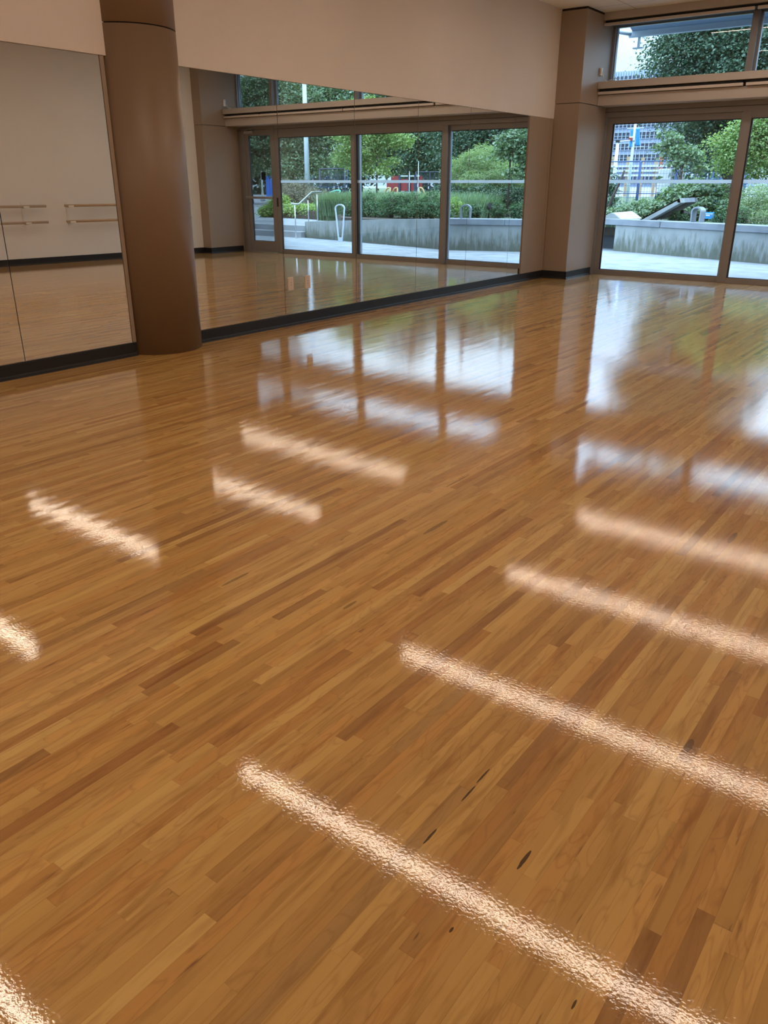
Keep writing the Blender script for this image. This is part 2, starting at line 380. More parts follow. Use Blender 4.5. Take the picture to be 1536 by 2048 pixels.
# tan lining on the mirror wall between last mirror and pier, with its upright seam
B('wall_panel', (-.011, -1.835, .12), (.012, -1.132, ZM-.002), 'tan', label='narrow tan lining panel between last mirror and corner pier', cat='wall panel')
B('wall_panel', (-.011, -1.128, .12), (.012, YP-.002, ZM-.002), 'tan', label='thin strip of tan lining touching the left corner pier', cat='wall panel')
MB().prism([(xr(YB),YB),(xr(0.1),0.1),(xr(.1)+.15,.1),(xr(YB)+.15,YB)], 0, H_CEIL).build('wall_right', 'wall', **S)
B('wall_back', (-.15, YB-.15, 0), (11.2, YB, H_CEIL), 'wall', **S)

def base_run(name, p, q, inward, t=.012, h=.119):
    """vinyl base along p-q with a small toe; inward is the unit normal into the room"""
    p, q, n = Vector((*p,0)), Vector((*q,0)), Vector((*inward,0))
    mb = MB()
    prof = [(0,0),(.032,0),(.030,.006),(.016,.016),(t,.03),(t,h-.003),(t-.003,h),(0,h)]
    ra = [mb.bm.verts.new(p+n*a+Vector((0,0,b))) for a,b in prof]; rb = [mb.bm.verts.new(q+n*a+Vector((0,0,b))) for a,b in prof]
    k = len(prof)
    for i in range(k): mb.bm.faces.new((ra[i],ra[(i+1)%k],rb[(i+1)%k],rb[i]))
    mb.bm.faces.new(ra[::-1]); mb.bm.faces.new(rb)
    return mb.build(name, 'base', **S)
base_run('baseboard_left', (0,YP), (0,-8.515), (1,0)); base_run('baseboard_left_near', (0,-9.27), (0,YB), (1,0))
base_run('baseboard_pier_front', (0,YP), (XP+.012,YP), (0,-1)); base_run('baseboard_pier_side', (XP,YP-.012), (XP,-.06), (1,0))
base_run('baseboard_pier_far', (XQ,YP-.012), (XQ,-.06), (-1,0)); base_run('baseboard_pier_far_front', (XQ-.012,YP), (xr(YP),YP), (0,-1))
nr = Vector((-1,-.1116,0)).normalized()
base_run('baseboard_right', (xr(YP),YP), (xr(YB),YB), (nr.x,nr.y))

# mirror panes -------------------------------------------------------------
ys = [-1.838,-2.28,-3.53,-4.778,-6.037]
mlab = ['narrow mirror sliver at the far end beside the tan lining', 'tall mirror pane second from the far tan lining, reflecting the leftmost glass panel',
        'tall mirror pane reflecting the silvery willow and a grey loop on the wall', 'tall mirror pane reflecting shrubs, red play panels and maple, just right of the outlet pane']
def mirror(y0, y1, label):
    g = .003
    o = empty('wall_mirror', (0, (y0+y1)/2, .12), label, 'mirror', 'mirror panes along the left wall')
    MB().box((-.011, min(y0,y1)+g, .121), (0, max(y0,y1)-g, ZM-.002), .0008).build('pane', 'mirror', o)
for i in range(4): mirror(ys[i+1], ys[i], mlab[i])
mirror(-7.28, -6.037, 'tall mirror pane carrying two beige outlet plates')
mirror(-8.52, -7.28, 'tall mirror pane directly right of the round column')
mirror(-10.343, -9.30, 'tall mirror pane directly left of the round column')
mirror(-11.60, -10.343, 'mirror pane at the left edge of the view, left of a thin upright joint')
B('trim_1', (-.012, -9.298, .12), (.006, -9.262, ZM), 'tan', **S)
# dark backing behind the joints
B('trim_2', (-.012, -11.6, .12), (-.0112, -1.84, ZM-.003), 'dark', **S)

def outlet(y, z, label):
    o = empty('outlet_plate', (0.001, y, z), label, 'outlet', 'outlet plates set in the mirror')
    B('plate', (.0002, y-.043, z-.068), (.008, y+.043, z+.068), 'outlet', o, .003)
    B('socket_face', (.008, y-.017, z-.035), (.0095, y+.017, z+.035), 'outlet', o, .001)
    MB().box((.0095, y-.003, z-.018), (.0099, y+.003, z-.008)).box((.0095, y-.003, z+.008), (.0099, y+.003, z+.018)).build('slot', 'dark', o)
outlet(-7.188, .444, 'beige outlet plate in the mirror, the left one of the pair')
outlet(-6.915, .44, 'beige outlet plate in the mirror, the right one of the pair')

# round column -------------------------------------------------------------
CX, CY, CRD = -.145, -8.885, .392
def disc(r, z0, z1, seg=96):
    mb = MB(); lo=[]; hi=[]
    for k in range(seg):
        a = 2*PI*k/seg; x, y = CX+r*math.cos(a), CY+r*math.sin(a)
        lo.append(mb.bm.verts.new((x,y,z0))); hi.append(mb.bm.verts.new((x,y,z1)))
    for k in range(seg):
        f = mb.bm.faces.new((lo[k],lo[(k+1)%seg],hi[(k+1)%seg],hi[k])); f.smooth = True
    mb.bm.faces.new(lo[::-1]); mb.bm.faces.new(hi); return mb
col = empty('round_column', (CX,CY,0), 'large round tan column standing at the mirror wall', 'column')
disc(CRD, 0.001, 2.622).build('lower_shaft', 'coltan', col); disc(CRD, 2.632, H_CEIL-.002).build('upper_shaft', 'coltan', col)
disc(CRD-.012, 2.62, 2.634).build('joint_groove', 'dark', col)

# corner piers -------------------------------------------------------------
def pier(x0, x1, label):
    o = empty('corner_pier', ((x0+x1)/2, YP/2, 0), label, 'pillar')
    B('lower_cladding', (x0,YP,0.001), (x1,-.001,2.598), 'tan', o, .004)
    B('upper_cladding', (x0,YP,2.606), (x1,-.001,H_CEIL-.03), 'tan', o, .004)
    B('joint_groove', (x0+.01,YP+.01,2.59), (x1-.01,-.02,2.612), 'dark', o)
    B('top_gap', (x0+.006,YP+.006,H_CEIL-.035), (x1-.006,-.02,H_CEIL-.001), 'dark', o)
    return o
pier(0.0145, XP, 'square tan pier in the far left corner, touching the glazing')
pier(XQ, xr(YP)+.06, 'square tan pier seen in the mirror beside the glazed door')

# small fitting with looped cable above the blind shelf
o = empty('cable_outlet', (XP,-.33,3.0), 'small white wall box with loose cable on the left pier above the ledge', 'outlet')
B('box', (XP+.001,-.405,3.02), (XP+.03,-.345,3.13), 'white', o, .004)
MB().tube([(XP+.025,-.36,3.08),(XP+.05,-.33,3.04),(XP+.06,-.30,2.96),(XP+.10,-.24,2.945),(XP+.16,-.2,2.965),(XP+.22,-.17,2.95),(XP+.3,-.12,2.945)], .006, 8).build('cable', 'white', o)
MB().tube([(XP+.025,-.37,3.05),(XP+.04,-.34,2.98),(XP+.08,-.27,2.95),(XP+.12,-.2,2.98),(XP+.17,-.14,3.0),(XP+.22,-.1,2.95)], .005, 8).build('cable', 'white', o)
o = empty('wall_box', (XQ,-.33,3.0), 'small white box on the mirrored pier above the ledge', 'outlet')
B('box', (XQ-.03,-.405,2.99), (XQ-.001,-.345,3.12), 'white', o, .004)
MB().tube([(XQ-.025,-.36,3.04),(XQ-.06,-.3,2.96),(XQ-.12,-.24,2.95),(XQ-.2,-.2,2.96)], .006, 8).build('cable', 'white', o)

# glazed wall --------------------------------------------------------------
YG = .06   # glass plane
B('wall_window_head', (0, -.015, 2.452), (XQ, .12, 2.60), 'bronze', **S)
B('trim_3', (0, -.02, 2.525), (XQ, -.012, 2.532), 'bronze_d', **S)
# bulkhead
B('trim_4', (XP+.001, -.43, 2.835), (XQ-.001, .10, 2.935), 'tanbulk', bev=.003, **S)
B('trim_5', (XP+.001, -.375, 2.602), (XQ-.001, -.355, 2.75), 'tanbulk', bev=.002, **S)
B('trim_6', (XP+.001, -.36, 2.602), (XQ-.001, .10, 2.615), 'tanbulk', **S)
B('wall_window_bulkhead', (XP+.001, -.34, 2.616), (XQ-.001, .10, 2.834), 'dark', **S)
B('trim_7', (XP+.001, -.42, 3.765), (XQ-.001, .10, H_CEIL-.001), 'tanbulk', bev=.003, **S)
B('wall_window_slot', (XP+.005, -.36, 3.735), (XQ-.005, .09, 3.764), 'dark', **S)
def blind(x0, x1, zb, label, grp):
    o = empty('roller_blind', ((x0+x1)/2, -.39, zb), label, 'blind', grp)
    B('hem_bar', (x0, -.425, zb), (x1, -.385, zb+.038), 'hem', o, .004)
    MB().tube([(x0+.02,-.365,zb+.05),(x1-.02,-.365,zb+.05)], .022, 16).build('roller', 'dark', o)
    B('fabric', (x0+.02, -.392, zb+.034), (x1-.02, -.390, zb+.07), 'dark', o)
xs4 = [(XP+.01,2.615),(2.655,4.745),(4.765,7.005),(7.025,XQ-.01)]
nm = ['over the leftmost glass panel', 'over the second glass panel from the left pier', 'over the glass panel next to the door', 'over the glazed door']
for (a,b_), n in zip(xs4, nm):
    blind(a, b_, 2.755, 'lower rolled up blind '+n, 'lower roller blinds')
for (a,b_), n in zip(xs4, nm):
    blind(a, b_, 3.69, 'high rolled up blind '+n, 'upper roller blinds')

def frame(mb, x0,x1,z0,z1, wl,wr,wb,wt, y0,y1):
    mb.box((x0,y0,z0),(x0+wl,y1,z1),.003); mb.box((x1-wr,y0,z0),(x1,y1,z1),.003)
    mb.box((x0+wl,y0,z0),(x1-wr,y1,z0+wb)); mb.box((x0+wl,y0,z1-wt),(x1-wr,y1,z1)); return mb
def slider(n, x0, x1, wl, wr, y0):
    o = empty('window_%d'%n, ((x0+x1)/2, y0, 0), None, None, kind='structure')
    frame(MB(), x0,x1,0.001,2.451, wl,wr,.080,.09, y0,y0+.06).build('frame', 'bronze', o)
    gx0, gx1 = x0+wl, x1-wr
    frame(MB(), gx0,gx1,.081,2.361,   .022,.016,.010,.012, y0+.022,y0+.05).build('gasket', 'bronze_d', o)
    B('glass', (gx0+.004, y0+.030, .086), (gx1-.004, y0+.036, 2.356), 'glass', o)
    B('stripe', (gx0+.012, y0+.0285, 1.466), (gx1-.012, y0+.0297, 1.518), 'stripe', o)
    return o
slider(1, XP+.005, 2.600, .118, .018, .035)
slider(2, 2.582, 4.775, .124, .018, -.03)
slider(3, 4.760, 6.985, .122, .10, -.03)
B('trim_8', (4.70,.03,0), (4.76,.09,2.45), 'alu', **S); B('trim_9', (XP-.15,.0,0.001), (XP+.03,.12,2.45), 'alu', **S); B('trim_15', (XP-.15,.0,2.615), (XP+.035,.12,H_CEIL), 'alu', **S); B('trim_16', (XQ-.035,.0,2.615), (XQ+.15,.12,H_CEIL), 'alu', **S); B('trim_17', (XQ-.02,.012,.001), (XQ+.15,.12,2.6), 'bronze', **S)
B('trim_10', (2.55,.03,0), (2.58,.09,2.45), 'alu', **S)
# door
d = empty('door_1', (7.45,0,0), None, None, kind='structure')
mb = MB()
mb.box((6.99,-.03,0.001),(7.045,.08,2.60),.003).box((7.875,-.03,0.001),(7.965,.08,2.60),.003).box((7.96,-.01,0.001),(8.035,.08,2.60),.003).box((8.03,.01,.001),(XQ,.08,2.60),.003)
mb.box((7.045,-.03,2.545),(7.875,.08,2.60)); mb.build('door_frame', 'bronze', d)
frame(MB(), 7.05,7.87,.012,2.535, .075,.085,.225,.115, -.02,.035).build('door_leaf', 'bronze', d)
frame(MB(), 7.125,7.785,.237,2.42, .010,.010,.008,.008, -.005,.03).build('gasket', 'bronze_d', d)
B('glass', (7.128,.008,.24), (7.782,.014,2.417), 'glass', d)
MB().box((7.06,-.085,1.135),(7.90,-.06,1.185),.006).box((7.08,-.06,1.145),(7.12,-.02,1.175)).box((7.81,-.06,1.145),(7.85,-.02,1.175)).build('push_bar', 'steel', d)
B('black_plate', (7.325,-.001,1.53), (7.455,.007,1.685), 'black', d)
MB().box((7.60,-.075,2.455),(7.86,-.022,2.515),.005).build('door_closer', 'steel', d)
MB().tube([(7.78,-.06,2.525),(7.95,-.16,2.535),(7.62,-.05,2.548)], .009, 8).build('closer_arm', 'steel', d)
B('sweep', (7.06,-.03,.002), (7.86,-.021,.016), 'steel', d)
B('door_handle', (6.935,-.062,.98), (6.965,-.032,1.16), 'bronze_d', d, .004)
# clerestory
cl = [(XP+.001,2.535),(2.585,4.70),(4.745,6.99),(7.03,XQ-.001)]
for i,(a,b_) in enumerate(cl):
    o = empty('window_%d'%(i+4), ((a+b_)/2,YG,2.93), None, None, kind='structure')
    frame(MB(), a,b_,2.94,3.76, .05,.05,.04,.04, YG-.02,YG+.05).build('frame', 'alu', o)
    B('glass', (a+.05,YG+.005,2.98), (b_-.05,YG+.011,3.72), 'glass', o)
for i,(x0,x1) in enumerate(((2.537,2.583),(4.702,4.743),(6.992,7.028))):
    B('trim_%d'%(11+i), (x0-.02,-.06,2.937), (x1+.02,.10,3.764), 'bronze', **S)

# barres on the slanted wall ------------------------------------------------
du = Vector((-.1116,1,0)).normalized()
def barre(ya, yb, brackets, label):
    o = empty('ballet_barre', (xr((ya+yb)/2),(ya+yb)/2,0), label, 'barre', 'double wall barres')
    def P(y, off, z): return Vector((xr(y),y,z)) + Vector((nr.x,nr.y,0))*off
    for z in (1.05,.765):
        r = MB().tube([P(ya,.17,z),P(yb,.17,z)], .023, 16).build('rail', 'barre', o)
    for y in brackets:
        bm_ = MB(); c = P(y,.006,.90); ang = math.atan2(du.y,du.x)
        bm_.obox(c, (.022,.0055,.21), ang, .002)
        bk = bm_.build('wall_plate', 'white', o)
        for z in (1.05,.765):
            m2 = MB(); m2.tube([P(y,.01,z-.035),P(y,.12,z-.032),P(y,.165,z-.028)], .009, 8)
            m2.obox(P(y,.17,z-.012), (.055,.026,.018), ang, .006); m2.build('rail_holder', 'white', o)
    return o
barre(-9.1,-4.62, (-8.6,-6.8,-5.0), 'double pale wood barre on the opposite wall, left of the gap, seen in mirror')
barre(-4.25,-1.42, (-4.13,-1.62), 'double pale wood barre on the opposite wall, right of the gap, seen in mirror')

# linear lights ----------------------------------------------------
def linear_light(y, label):
    z = LZ; x0, x1 = LX0, LX1
    o = empty('linear_light', ((x0+x1)/2,y,z), label, 'light', 'long linear lights under the ceiling')
    mb = MB(); mb.box((x0,y-.075,z+.025),(x1,y+.075,H_CEIL)).box((x0,y-.075,z),(x0+.01,y+.075,z+.025)).box((x1-.01,y-.075,z),(x1,y+.075,z+.025))
    mb.box((x0+.01,y-.075,z),(x1-.01,y-.045,z+.025)).box((x0+.01,y+.045,z),(x1-.01,y+.075,z+.025)); mb.build('housing', 'fixture', o)
    B('diffuser', (x0+.012,y-.045,z+.003), (x1-.012,y+.045,z+.02), 'light', o)
LZ, LX0, LX1 = 3.80, 1.35, 6.75
for y, l in ((-1.75,'linear ceiling light nearest the windows, its glow streaks the floor'),(-4.3,'second linear light from the windows, reflected as a floor streak'),
          (-6.95,'third linear light from the windows, reflected as a floor streak'),(-9.6,'fourth linear light, making the longest floor streak'),
          (-12.25,'linear light almost above the viewer'),(-14.9,'linear light behind the viewer'),(-17.4,'added linear fill light at the unseen back end of the room')):  # the back-end light is out of view, added to raise the room fill
    linear_light(y, l)

# ------------------------------------------------------------------ OUTSIDE
def ground_poly(name, poly, z0, z1, m, **kw): return MB().prism(poly, z0, z1).build(name, m, **kw)
ground_poly('plaza_ground', [(-14,.12),(30,.12),(30,4.62),(10.5,4.72),(4.7,3.30),(-1.25,5.75),(-1.0,6.4),(-9,9.5),(-14,11.5)], -.5, -.02, 'pave', **S)
ground_poly('upper_plaza_ground', [(9.3,4.9),(10.45,4.98),(10.5,5.33),(48,5.33),(110,60),(60,60),(34,30),(25,20),(17,12),(15,9.4),(12,8.4)], -.5, .29, 'pave', **S)
ground_poly('street_ground', [(-260,60),(260,60),(260,420),(-260,420)], -.5, .42, 'asph', **S)
ground_poly('lawn_ground', [(-120,30),(-14,11.6),(-9,9.6),(-1.0,6.5),(4.7,3.7),(9.25,4.95),(12.4,8.4),(16.2,9.4),(18.4,12),(26.2,20),(35.5,30),(63,60),(160,160),(24,160),(22,60),(-120,60)], -.5, .425, 'grassg', **S)
# low canopy roof edge of the building itself
# paving joints
for a, b_ in (((-6,3.9),(3.2,.9)),((-3.2,.13),(2.4,4.2)),((2.6,.13),(6.9,3.9)),((6.6,.13),(12.5,4.6)),((1,2.9),(13,2.4))):
    v = Vector((b_[0]-a[0],b_[1]-a[1],0)); L_ = v.length; 
    MB().obox(Vector(((a[0]+b_[0])/2,(a[1]+b_[1])/2,-.0205)), (L_/2,.012,.0015), math.atan2(v.y,v.x)).build('paving_joint', 'greysteel', **S)

# planter wall with cap (runs obliquely), recess at its left end
WL = Vector((-1.35,5.50,0)); WR = Vector((4.66,3.22,0)); wd_ = (WR-WL).normalized(); wn_ = Vector((-wd_.y,wd_.x,0))
if wn_.y < 0: wn_ = -wn_
def along(t, off=0, z=0): p = WL + wd_*t + wn_*off; return Vector((p.x,p.y,z))
def strip(t0, t1, o0, o1, z0, z1, bev=0):
    mb = MB(); c = (along(t0,o0,z0)+along(t1,o1,z1))/2
    mb.obox(c, ((t1-t0)/2,abs(o1-o0)/2,(z1-z0)/2), math.atan2(wd_.y,wd_.x), bev); return mb
LW = (WR-WL).length
pw = empty('planter_wall', along(LW/2), 'stained concrete planter wall with pale stone cap slabs outside', 'wall')
strip(0, LW, .02, .30, -.1, .555).build('wall_body', 'conc', pw)
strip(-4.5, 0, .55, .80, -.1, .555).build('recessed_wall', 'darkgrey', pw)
tj = 1.30
for a, b_ in ((-4.5,-1.75),(-1.745,tj-.01),(tj+.01,3.0),(3.005,5.0),(5.005,LW+.03)):
    strip(a, b_, -.01, .50, .56, .69, .006).build('cap_slab', 'concl', pw)
# second retaining wall, sloping top, no cap
p0 = Vector((4.70,3.26,0)); p1 = Vector((6.7,4.05,0)); p2 = Vector((8.5,4.45,0)); p3 = Vector((10.5,4.78,0))
mb = MB(); fr = [p0,p1,p2,p3]; tops = [.68,.60,.52,.42]; T = .24
n_ = len(fr); lo = []; ro = []
for p, z in zip(fr, tops):
    q = p + Vector((-.06,T,0))
    lo.append((mb.bm.verts.new((p.x,p.y,-.1)), mb.bm.verts.new((p.x,p.y,z)))); ro.append((mb.bm.verts.new((q.x,q.y,-.1)), mb.bm.verts.new((q.x,q.y,z))))
for i in range(n_-1):
    mb.bm.faces.new((lo[i][0],lo[i+1][0],lo[i+1][1],lo[i][1])); mb.bm.faces.new((ro[i][0],ro[i][1],ro[i+1][1],ro[i+1][0])); mb.bm.faces.new((lo[i][1],lo[i+1][1],ro[i+1][1],ro[i][1]))
for k in (0,-1): mb.bm.faces.new((lo[k][0],lo[k][1],ro[k][1],ro[k][0]))
mb.build('retaining_wall', 'conc', label='plain concrete retaining wall dropping towards the steps, seen in mirror', cat='wall')
# soil in planter
ground_poly('planter_soil', [tuple(along(-4.5,.4))[:2], tuple(along(LW-.2,.3))[:2], (6.7,4.3),(8.5,4.72),(9.25,4.95),(12.3,8.3),(16.1,9.3),(17.3,12),(17,14),(-14,14)], .30, .56, 'soil', **S)
# steps
st = empty('plaza_steps', (13,4.9,0), 'low wide concrete steps rising from the plaza, seen in mirror', 'steps')
B('tread', (10.52,4.62,-.1), (26,4.97,.14), 'pave', st, .006); B('tread', (10.52,4.975,-.1), (26,5.34,.295), 'pave', st, .006)
o = empty('drain_grate', (14.0,6.3,.291), 'square grid drain grate set in the upper paving, seen in mirror', 'grate')
mb = MB()
for i in range(5): mb.box((13.3+i*.35,5.9,.2905),(13.33+i*.35,6.9,.294)); 
for j in range(3): mb.box((13.3,5.9+j*.48,.2905),(14.73,5.93+j*.48,.294))
mb.build('grid', 'greysteel', o)

# handrail
hr = empty('handrail', (10.3,4.15,0), 'steel handrail rising beside the steps, seen in mirror', 'handrail')
A0 = Vector((10.42,4.10,.80)); 
pts = [Vector((10.62,4.0,.80)), Vector((10.05,4.33,.80)), Vector((10.36,5.35,1.16)), Vector((10.30,6.0,1.18))]
q0 = at(582,407,4.2,True); q1 = at(597,408.5,4.5,True); q2 = at(623,384.5,5.9,True); q3 = at(643,383.5,6.4,True)
MB().tube([q0,q1,q2,q3], .021, 12).build('rail', 'steel', hr)
for (px,py,y,zb) in ((589.5,411,4.35,-.02),(616,403,5.55,.29),(634,391,6.2,.29)):
    a = at(px,py,y,True); MB().tube([Vector((a.x,a.y,zb)),Vector((a.x,a.y,a.z+.03))], .017, 10).box((a.x-.05,a.y-.05,zb),(a.x+.05,a.y+.05,zb+.008)).build('post', 'steel', hr)

# bicycle rack loop
def loop_rack(c, w0, w1, h, tw, th, ang, name, label, z, m='greysteel'):
    """inverted U of flat bar: w0 foot half width, w1 shoulder half width"""
    pr = [(-w0,0),(-w1,h-w1*.75)]
    for k in range(1,12):
        a = PI - PI*k/12; pr.append((math.cos(a)*w1, h-w1*.75+math.sin(a)*w1*.75))
    pr += [(w1,h-w1*.75),(w0,0)]
    mb = MB(); n = len(pr); L1 = []
    for i,(x,zz) in enumerate(pr):
        a = pr[max(i-1,0)]; b2 = pr[min(i+1,n-1)]; dx, dz = b2[0]-a[0], b2[1]-a[1]; l = math.hypot(dx,dz); nx, nz_ = dz/l, -dx/l
        ring = []
        for s_, t_ in ((-1,-1),(1,-1),(1,1),(-1,1)):
            ring.append(mb.bm.verts.new((x+nx*s_*th/2, t_*tw/2, zz+nz_*s_*th/2)))
        L1.append(ring)
    for i in range(n-1):
        for k in range(4): mb.bm.faces.new((L1[i][k],L1[i][(k+1)%4],L1[i+1][(k+1)%4],L1[i+1][k]))
    mb.bm.faces.new(L1[0]); mb.bm.faces.new(L1[-1])
    mb.bm.transform(Matrix.Translation((c[0],c[1],z)) @ Matrix.Rotation(ang,4,'Z'))
    return mb
c = at(681,482.5,4.0,True)
o = empty('bicycle_rack', (c.x,4.0,-.02), 'tall tapering grey steel loop rack on the plaza, seen in mirror', 'bicycle rack')
loop_rack((c.x,4.0), .045, .125, .95, .07, .030, -.45, 'r','',-.02,'pole').build('loop', 'pole', o)
MB().obox((c.x,4.0,.03), (.06,.04,.06), -.45).build('foot', 'pole', o)
for px, mir, lab, y, ang in ((1394.5,False,'grey steel loop bolted on the stone cap beside the blue sign',5.08,-.35),(931,True,'grey steel loop bolted on the stone cap, seen in mirror by the willow',3.62,-.35)):
    a = at(px,440,y,mir); o = empty('wall_loop', (a.x,a.y,.69), lab, 'steel loop', None)
    loop_rack((a.x,a.y), .105, .115, .30, .16, .030, ang, '','',.69).build('loop', 'greysteel', o)

# angular concrete loungers
def pxp(px,py,y,mir=False): return at(px,py,y,mir)
o = empty('angled_stone_slab', (-.2,5.9,.69), 'grey angular stone slab lounger rising from the planter cap', 'bench')
y0, y1 = 5.55, 6.55
def slab(pts, y0, y1, nm, m, par):
    """profile points given on the near face (pixels of the photo), thickness in depth; built at real size"""
    a = [at(px,py,y0) for px,py in pts]; n = len(a)
    v = [(p.x,p.y,p.z) for p in a] + [(p.x+.22*(y1-y0), p.y+(y1-y0), p.z) for p in a]
    f = [tuple(range(n))[::-1], tuple(range(n,2*n))] + [(i,(i+1)%n,n+(i+1)%n,n+i) for i in range(n)]
    return MB().hull(v,f).build(nm, m, par)
slab([(1275,441.5),(1359,396.5),(1361,405.5),(1296,441.5)], 5.55, 5.75, 'front_edge', 'conc', o)
a = at(1359,396.5,5.55); b2 = at(1361,405.5,5.55); c2 = at(1394,395,7.0); d2 = at(1396.5,403.5,7.0); s1 = at(1275,441.5,5.55); s2 = at(1296,441.5,5.55)
dv = c2-a
MB().hull([tuple(s1),tuple(a),tuple(a+dv),tuple(s1+dv), tuple(s1-Vector((0,0,.03))),tuple(a-Vector((0,0,.03))),tuple(a+dv-Vector((0,0,.03))),tuple(s1+dv-Vector((0,0,.03)))],
    [(0,1,2,3),(7,6,5,4),(0,4,5,1),(1,5,6,2),(2,6,7,3),(3,7,4,0)]).build('top_slab', 'conc', o)
MB().hull([tuple(a),tuple(a+dv),tuple(b2+dv),tuple(b2), tuple(a-Vector((.06,0,.03))),tuple(a+dv-Vector((.06,0,.03))),tuple(b2+dv-Vector((.06,0,0))),tuple(b2-Vector((.06,0,0)))],
    [(0,1,2,3),(7,6,5,4),(0,4,5,1),(1,5,6,2),(2,6,7,3),(3,7,4,0)]).build('end_face', 'concl', o)
MB().hull([tuple(s1+dv*.8),tuple(a+dv*.85),tuple(b2+dv*.85),tuple(s2+dv*.8),tuple(s1+dv*.95),tuple(a+dv*.98),tuple(b2+dv*.98),tuple(s2+dv*.95)],
    [(3,2,1,0),(4,5,6,7),(0,1,5,4),(1,2,6,5),(2,3,7,6),(3,0,4,7)]).build('rear_edge', 'conc', o)
o = empty('ridged_bench', (-1.2,5.9,.69), 'low ridged stone bench with pale slatted top on the planter cap', 'bench')
P = [at(1200,437,5.75),at(1221,426,5.75),at(1227,427,5.75),at(1243,440.5,5.75),at(1200,440.5,5.75)]
Q = [at(1240,434,7.2),at(1255,423.5,7.2),at(1264,424,7.2),at(1284,438.5,7.2),at(1240,438.5,7.2)]
n=5; MB().hull([tuple(p) for p in P]+[tuple(q) for q in Q],[tuple(range(n))[::-1],tuple(range(n,2*n))]+[(i,(i+1)%n,n+(i+1)%n,n+i) for i in range(n)]).build('stone_body','conc',o)
for k in range(4):
    f0, f1 = .02+k*.25, .02+k*.25+.22
    up = Vector((0,0,.012))
    v = [P[2].lerp(P[3],0)+0*up, P[3]]
    A_, B_ = P[2].lerp(P[3],f0), P[2].lerp(P[3],f1); C_, D_ = Q[2].lerp(Q[3],f1), Q[2].lerp(Q[3],f0)
    vs = [tuple(t+up*.1) for t in (A_,B_,C_,D_)]+[tuple(t+up*2) for t in (A_,B_,C_,D_)]
    MB().hull(vs,[(3,2,1,0),(4,5,6,7),(0,1,5,4),(1,2,6,5),(2,3,7,6),(3,0,4,7)]).build('slat','whitebeam',o)

# blue sign
a = at(1405,424,6.3); b2 = at(1427,438,6.3)
o = empty('blue_sign', (a.x,6.3,.6), 'small blue information sign on short legs by the planter cap', 'sign')
B('panel', (a.x,6.29,b2.z), (b2.x,6.31,a.z), 'blue', o, .004)
for x in (a.x+.03,b2.x-.03): B('leg', (x-.01,6.295,.5), (x+.01,6.305,b2.z), 'greysteel', o)
B('white_bar', (a.x+.09,6.284,(a.z+b2.z)/2-.012), (b2.x-.09,6.289,(a.z+b2.z)/2+.012), 'white', o)
B('white_bar', (a.x+.03,6.284,a.z-.045), (b2.x-.03,6.289,a.z-.03), 'white', o)
# spotlights
for (px,py,y,mir,lab) in ((1374,430,6.4,False,'dark garden spotlight behind the steel loop on the cap'),(978,415,4.6,True,'dark garden spotlight among small yews, seen in mirror')):
    p = at(px,py,y,mir); o = empty('garden_spotlight', (p.x,p.y,.56), lab, 'spotlight')
    MB().tube([(p.x,p.y,.55),(p.x,p.y,p.z-.02)], .02, 10).build('stem', 'black', o)
    MB().tube([p+Vector((.07,.10,-.03)),p+Vector((.03,.04,-.005)),p+Vector((-.05,-.06,.04)),p+Vector((-.10,-.12,.05))], [.03,.055,.06,.065], 16).build('lamp_head', 'black', o)

# ---- foliage ----------------------------------------------------------
def leaves_mesh(name, P, N, size, aspect, m, parent=None, fold=.35, **kw):
    """P centres (n,3), N preferred normals, each leaf a folded diamond of its own"""
    n = len(P)
    N = N/np.maximum(np.linalg.norm(N,axis=1,keepdims=True),1e-6)
    A = RNG.normal(size=(n,3)); A -= (A*N).sum(1,keepdims=True)*N; A /= np.linalg.norm(A,axis=1,keepdims=True)
    Bv = np.cross(N,A); s = size*RNG.uniform(.6,1.25,size=(n,1))
    tip = P+A*s*.5; tail = P-A*s*.5; l = P+Bv*s*aspect*.5+N*s*fold*.3; r = P-Bv*s*aspect*.5+N*s*fold*.3
    V = np.stack([tail,l,tip,r],1).reshape(-1,3).astype(np.float32)
    me = bpy.data.meshes.new(name); me.vertices.add(4*n); me.vertices.foreach_set('co', V.ravel())
    me.loops.add(6*n); me.polygons.add(2*n)
    i = np.arange(n)*4; idx = np.stack([i,i+1,i+2,i,i+2,i+3],1).astype(np.int32)
    me.loops.foreach_set('vertex_index', idx.ravel()); me.polygons.foreach_set('loop_start', (np.arange(2*n)*3).astype(np.int32))
    me.update(); me.validate(); me.materials.append(M[m])
    o = bpy.data.objects.new(name, me); link(o, parent); return tag(o, **kw)

def crown_pts(blobs, n, clump=.35, per=26, shell=.55):
    """leaf positions in sprays scattered through ellipsoid blobs (c, r)"""
    vol = np.array([b[1][0]*b[1][1]*b[1][2] for b in blobs])**.75; vol /= vol.sum(); Ps = []; Ns = []
    for (c, r), v in zip(blobs, vol):
        k = max(3, int(n*v/per)); d = RNG.normal(size=(k,3)); d /= np.linalg.norm(d,axis=1,keepdims=True)
        rad = RNG.uniform(shell**3,1,size=(k,1))**(1/3); cc = np.array(c)+d*rad*np.array(r)
        off = RNG.normal(size=(k,per,3))*np.array([1,1,.38])*clump*RNG.uniform(.5,1.2,size=(k,1,1))
        off[:,:,2] -= .3*np.linalg.norm(off[:,:,:2],axis=2)
        Ps.append((cc[:,None]+off).reshape(-1,3))
        nn_ = RNG.normal(size=(k,per,3))*.55+np.array([0,0,1.0])+d[:,None]*.45; Ns.append(nn_.reshape(-1,3))
    return np.concatenate(Ps), np.concatenate(Ns)

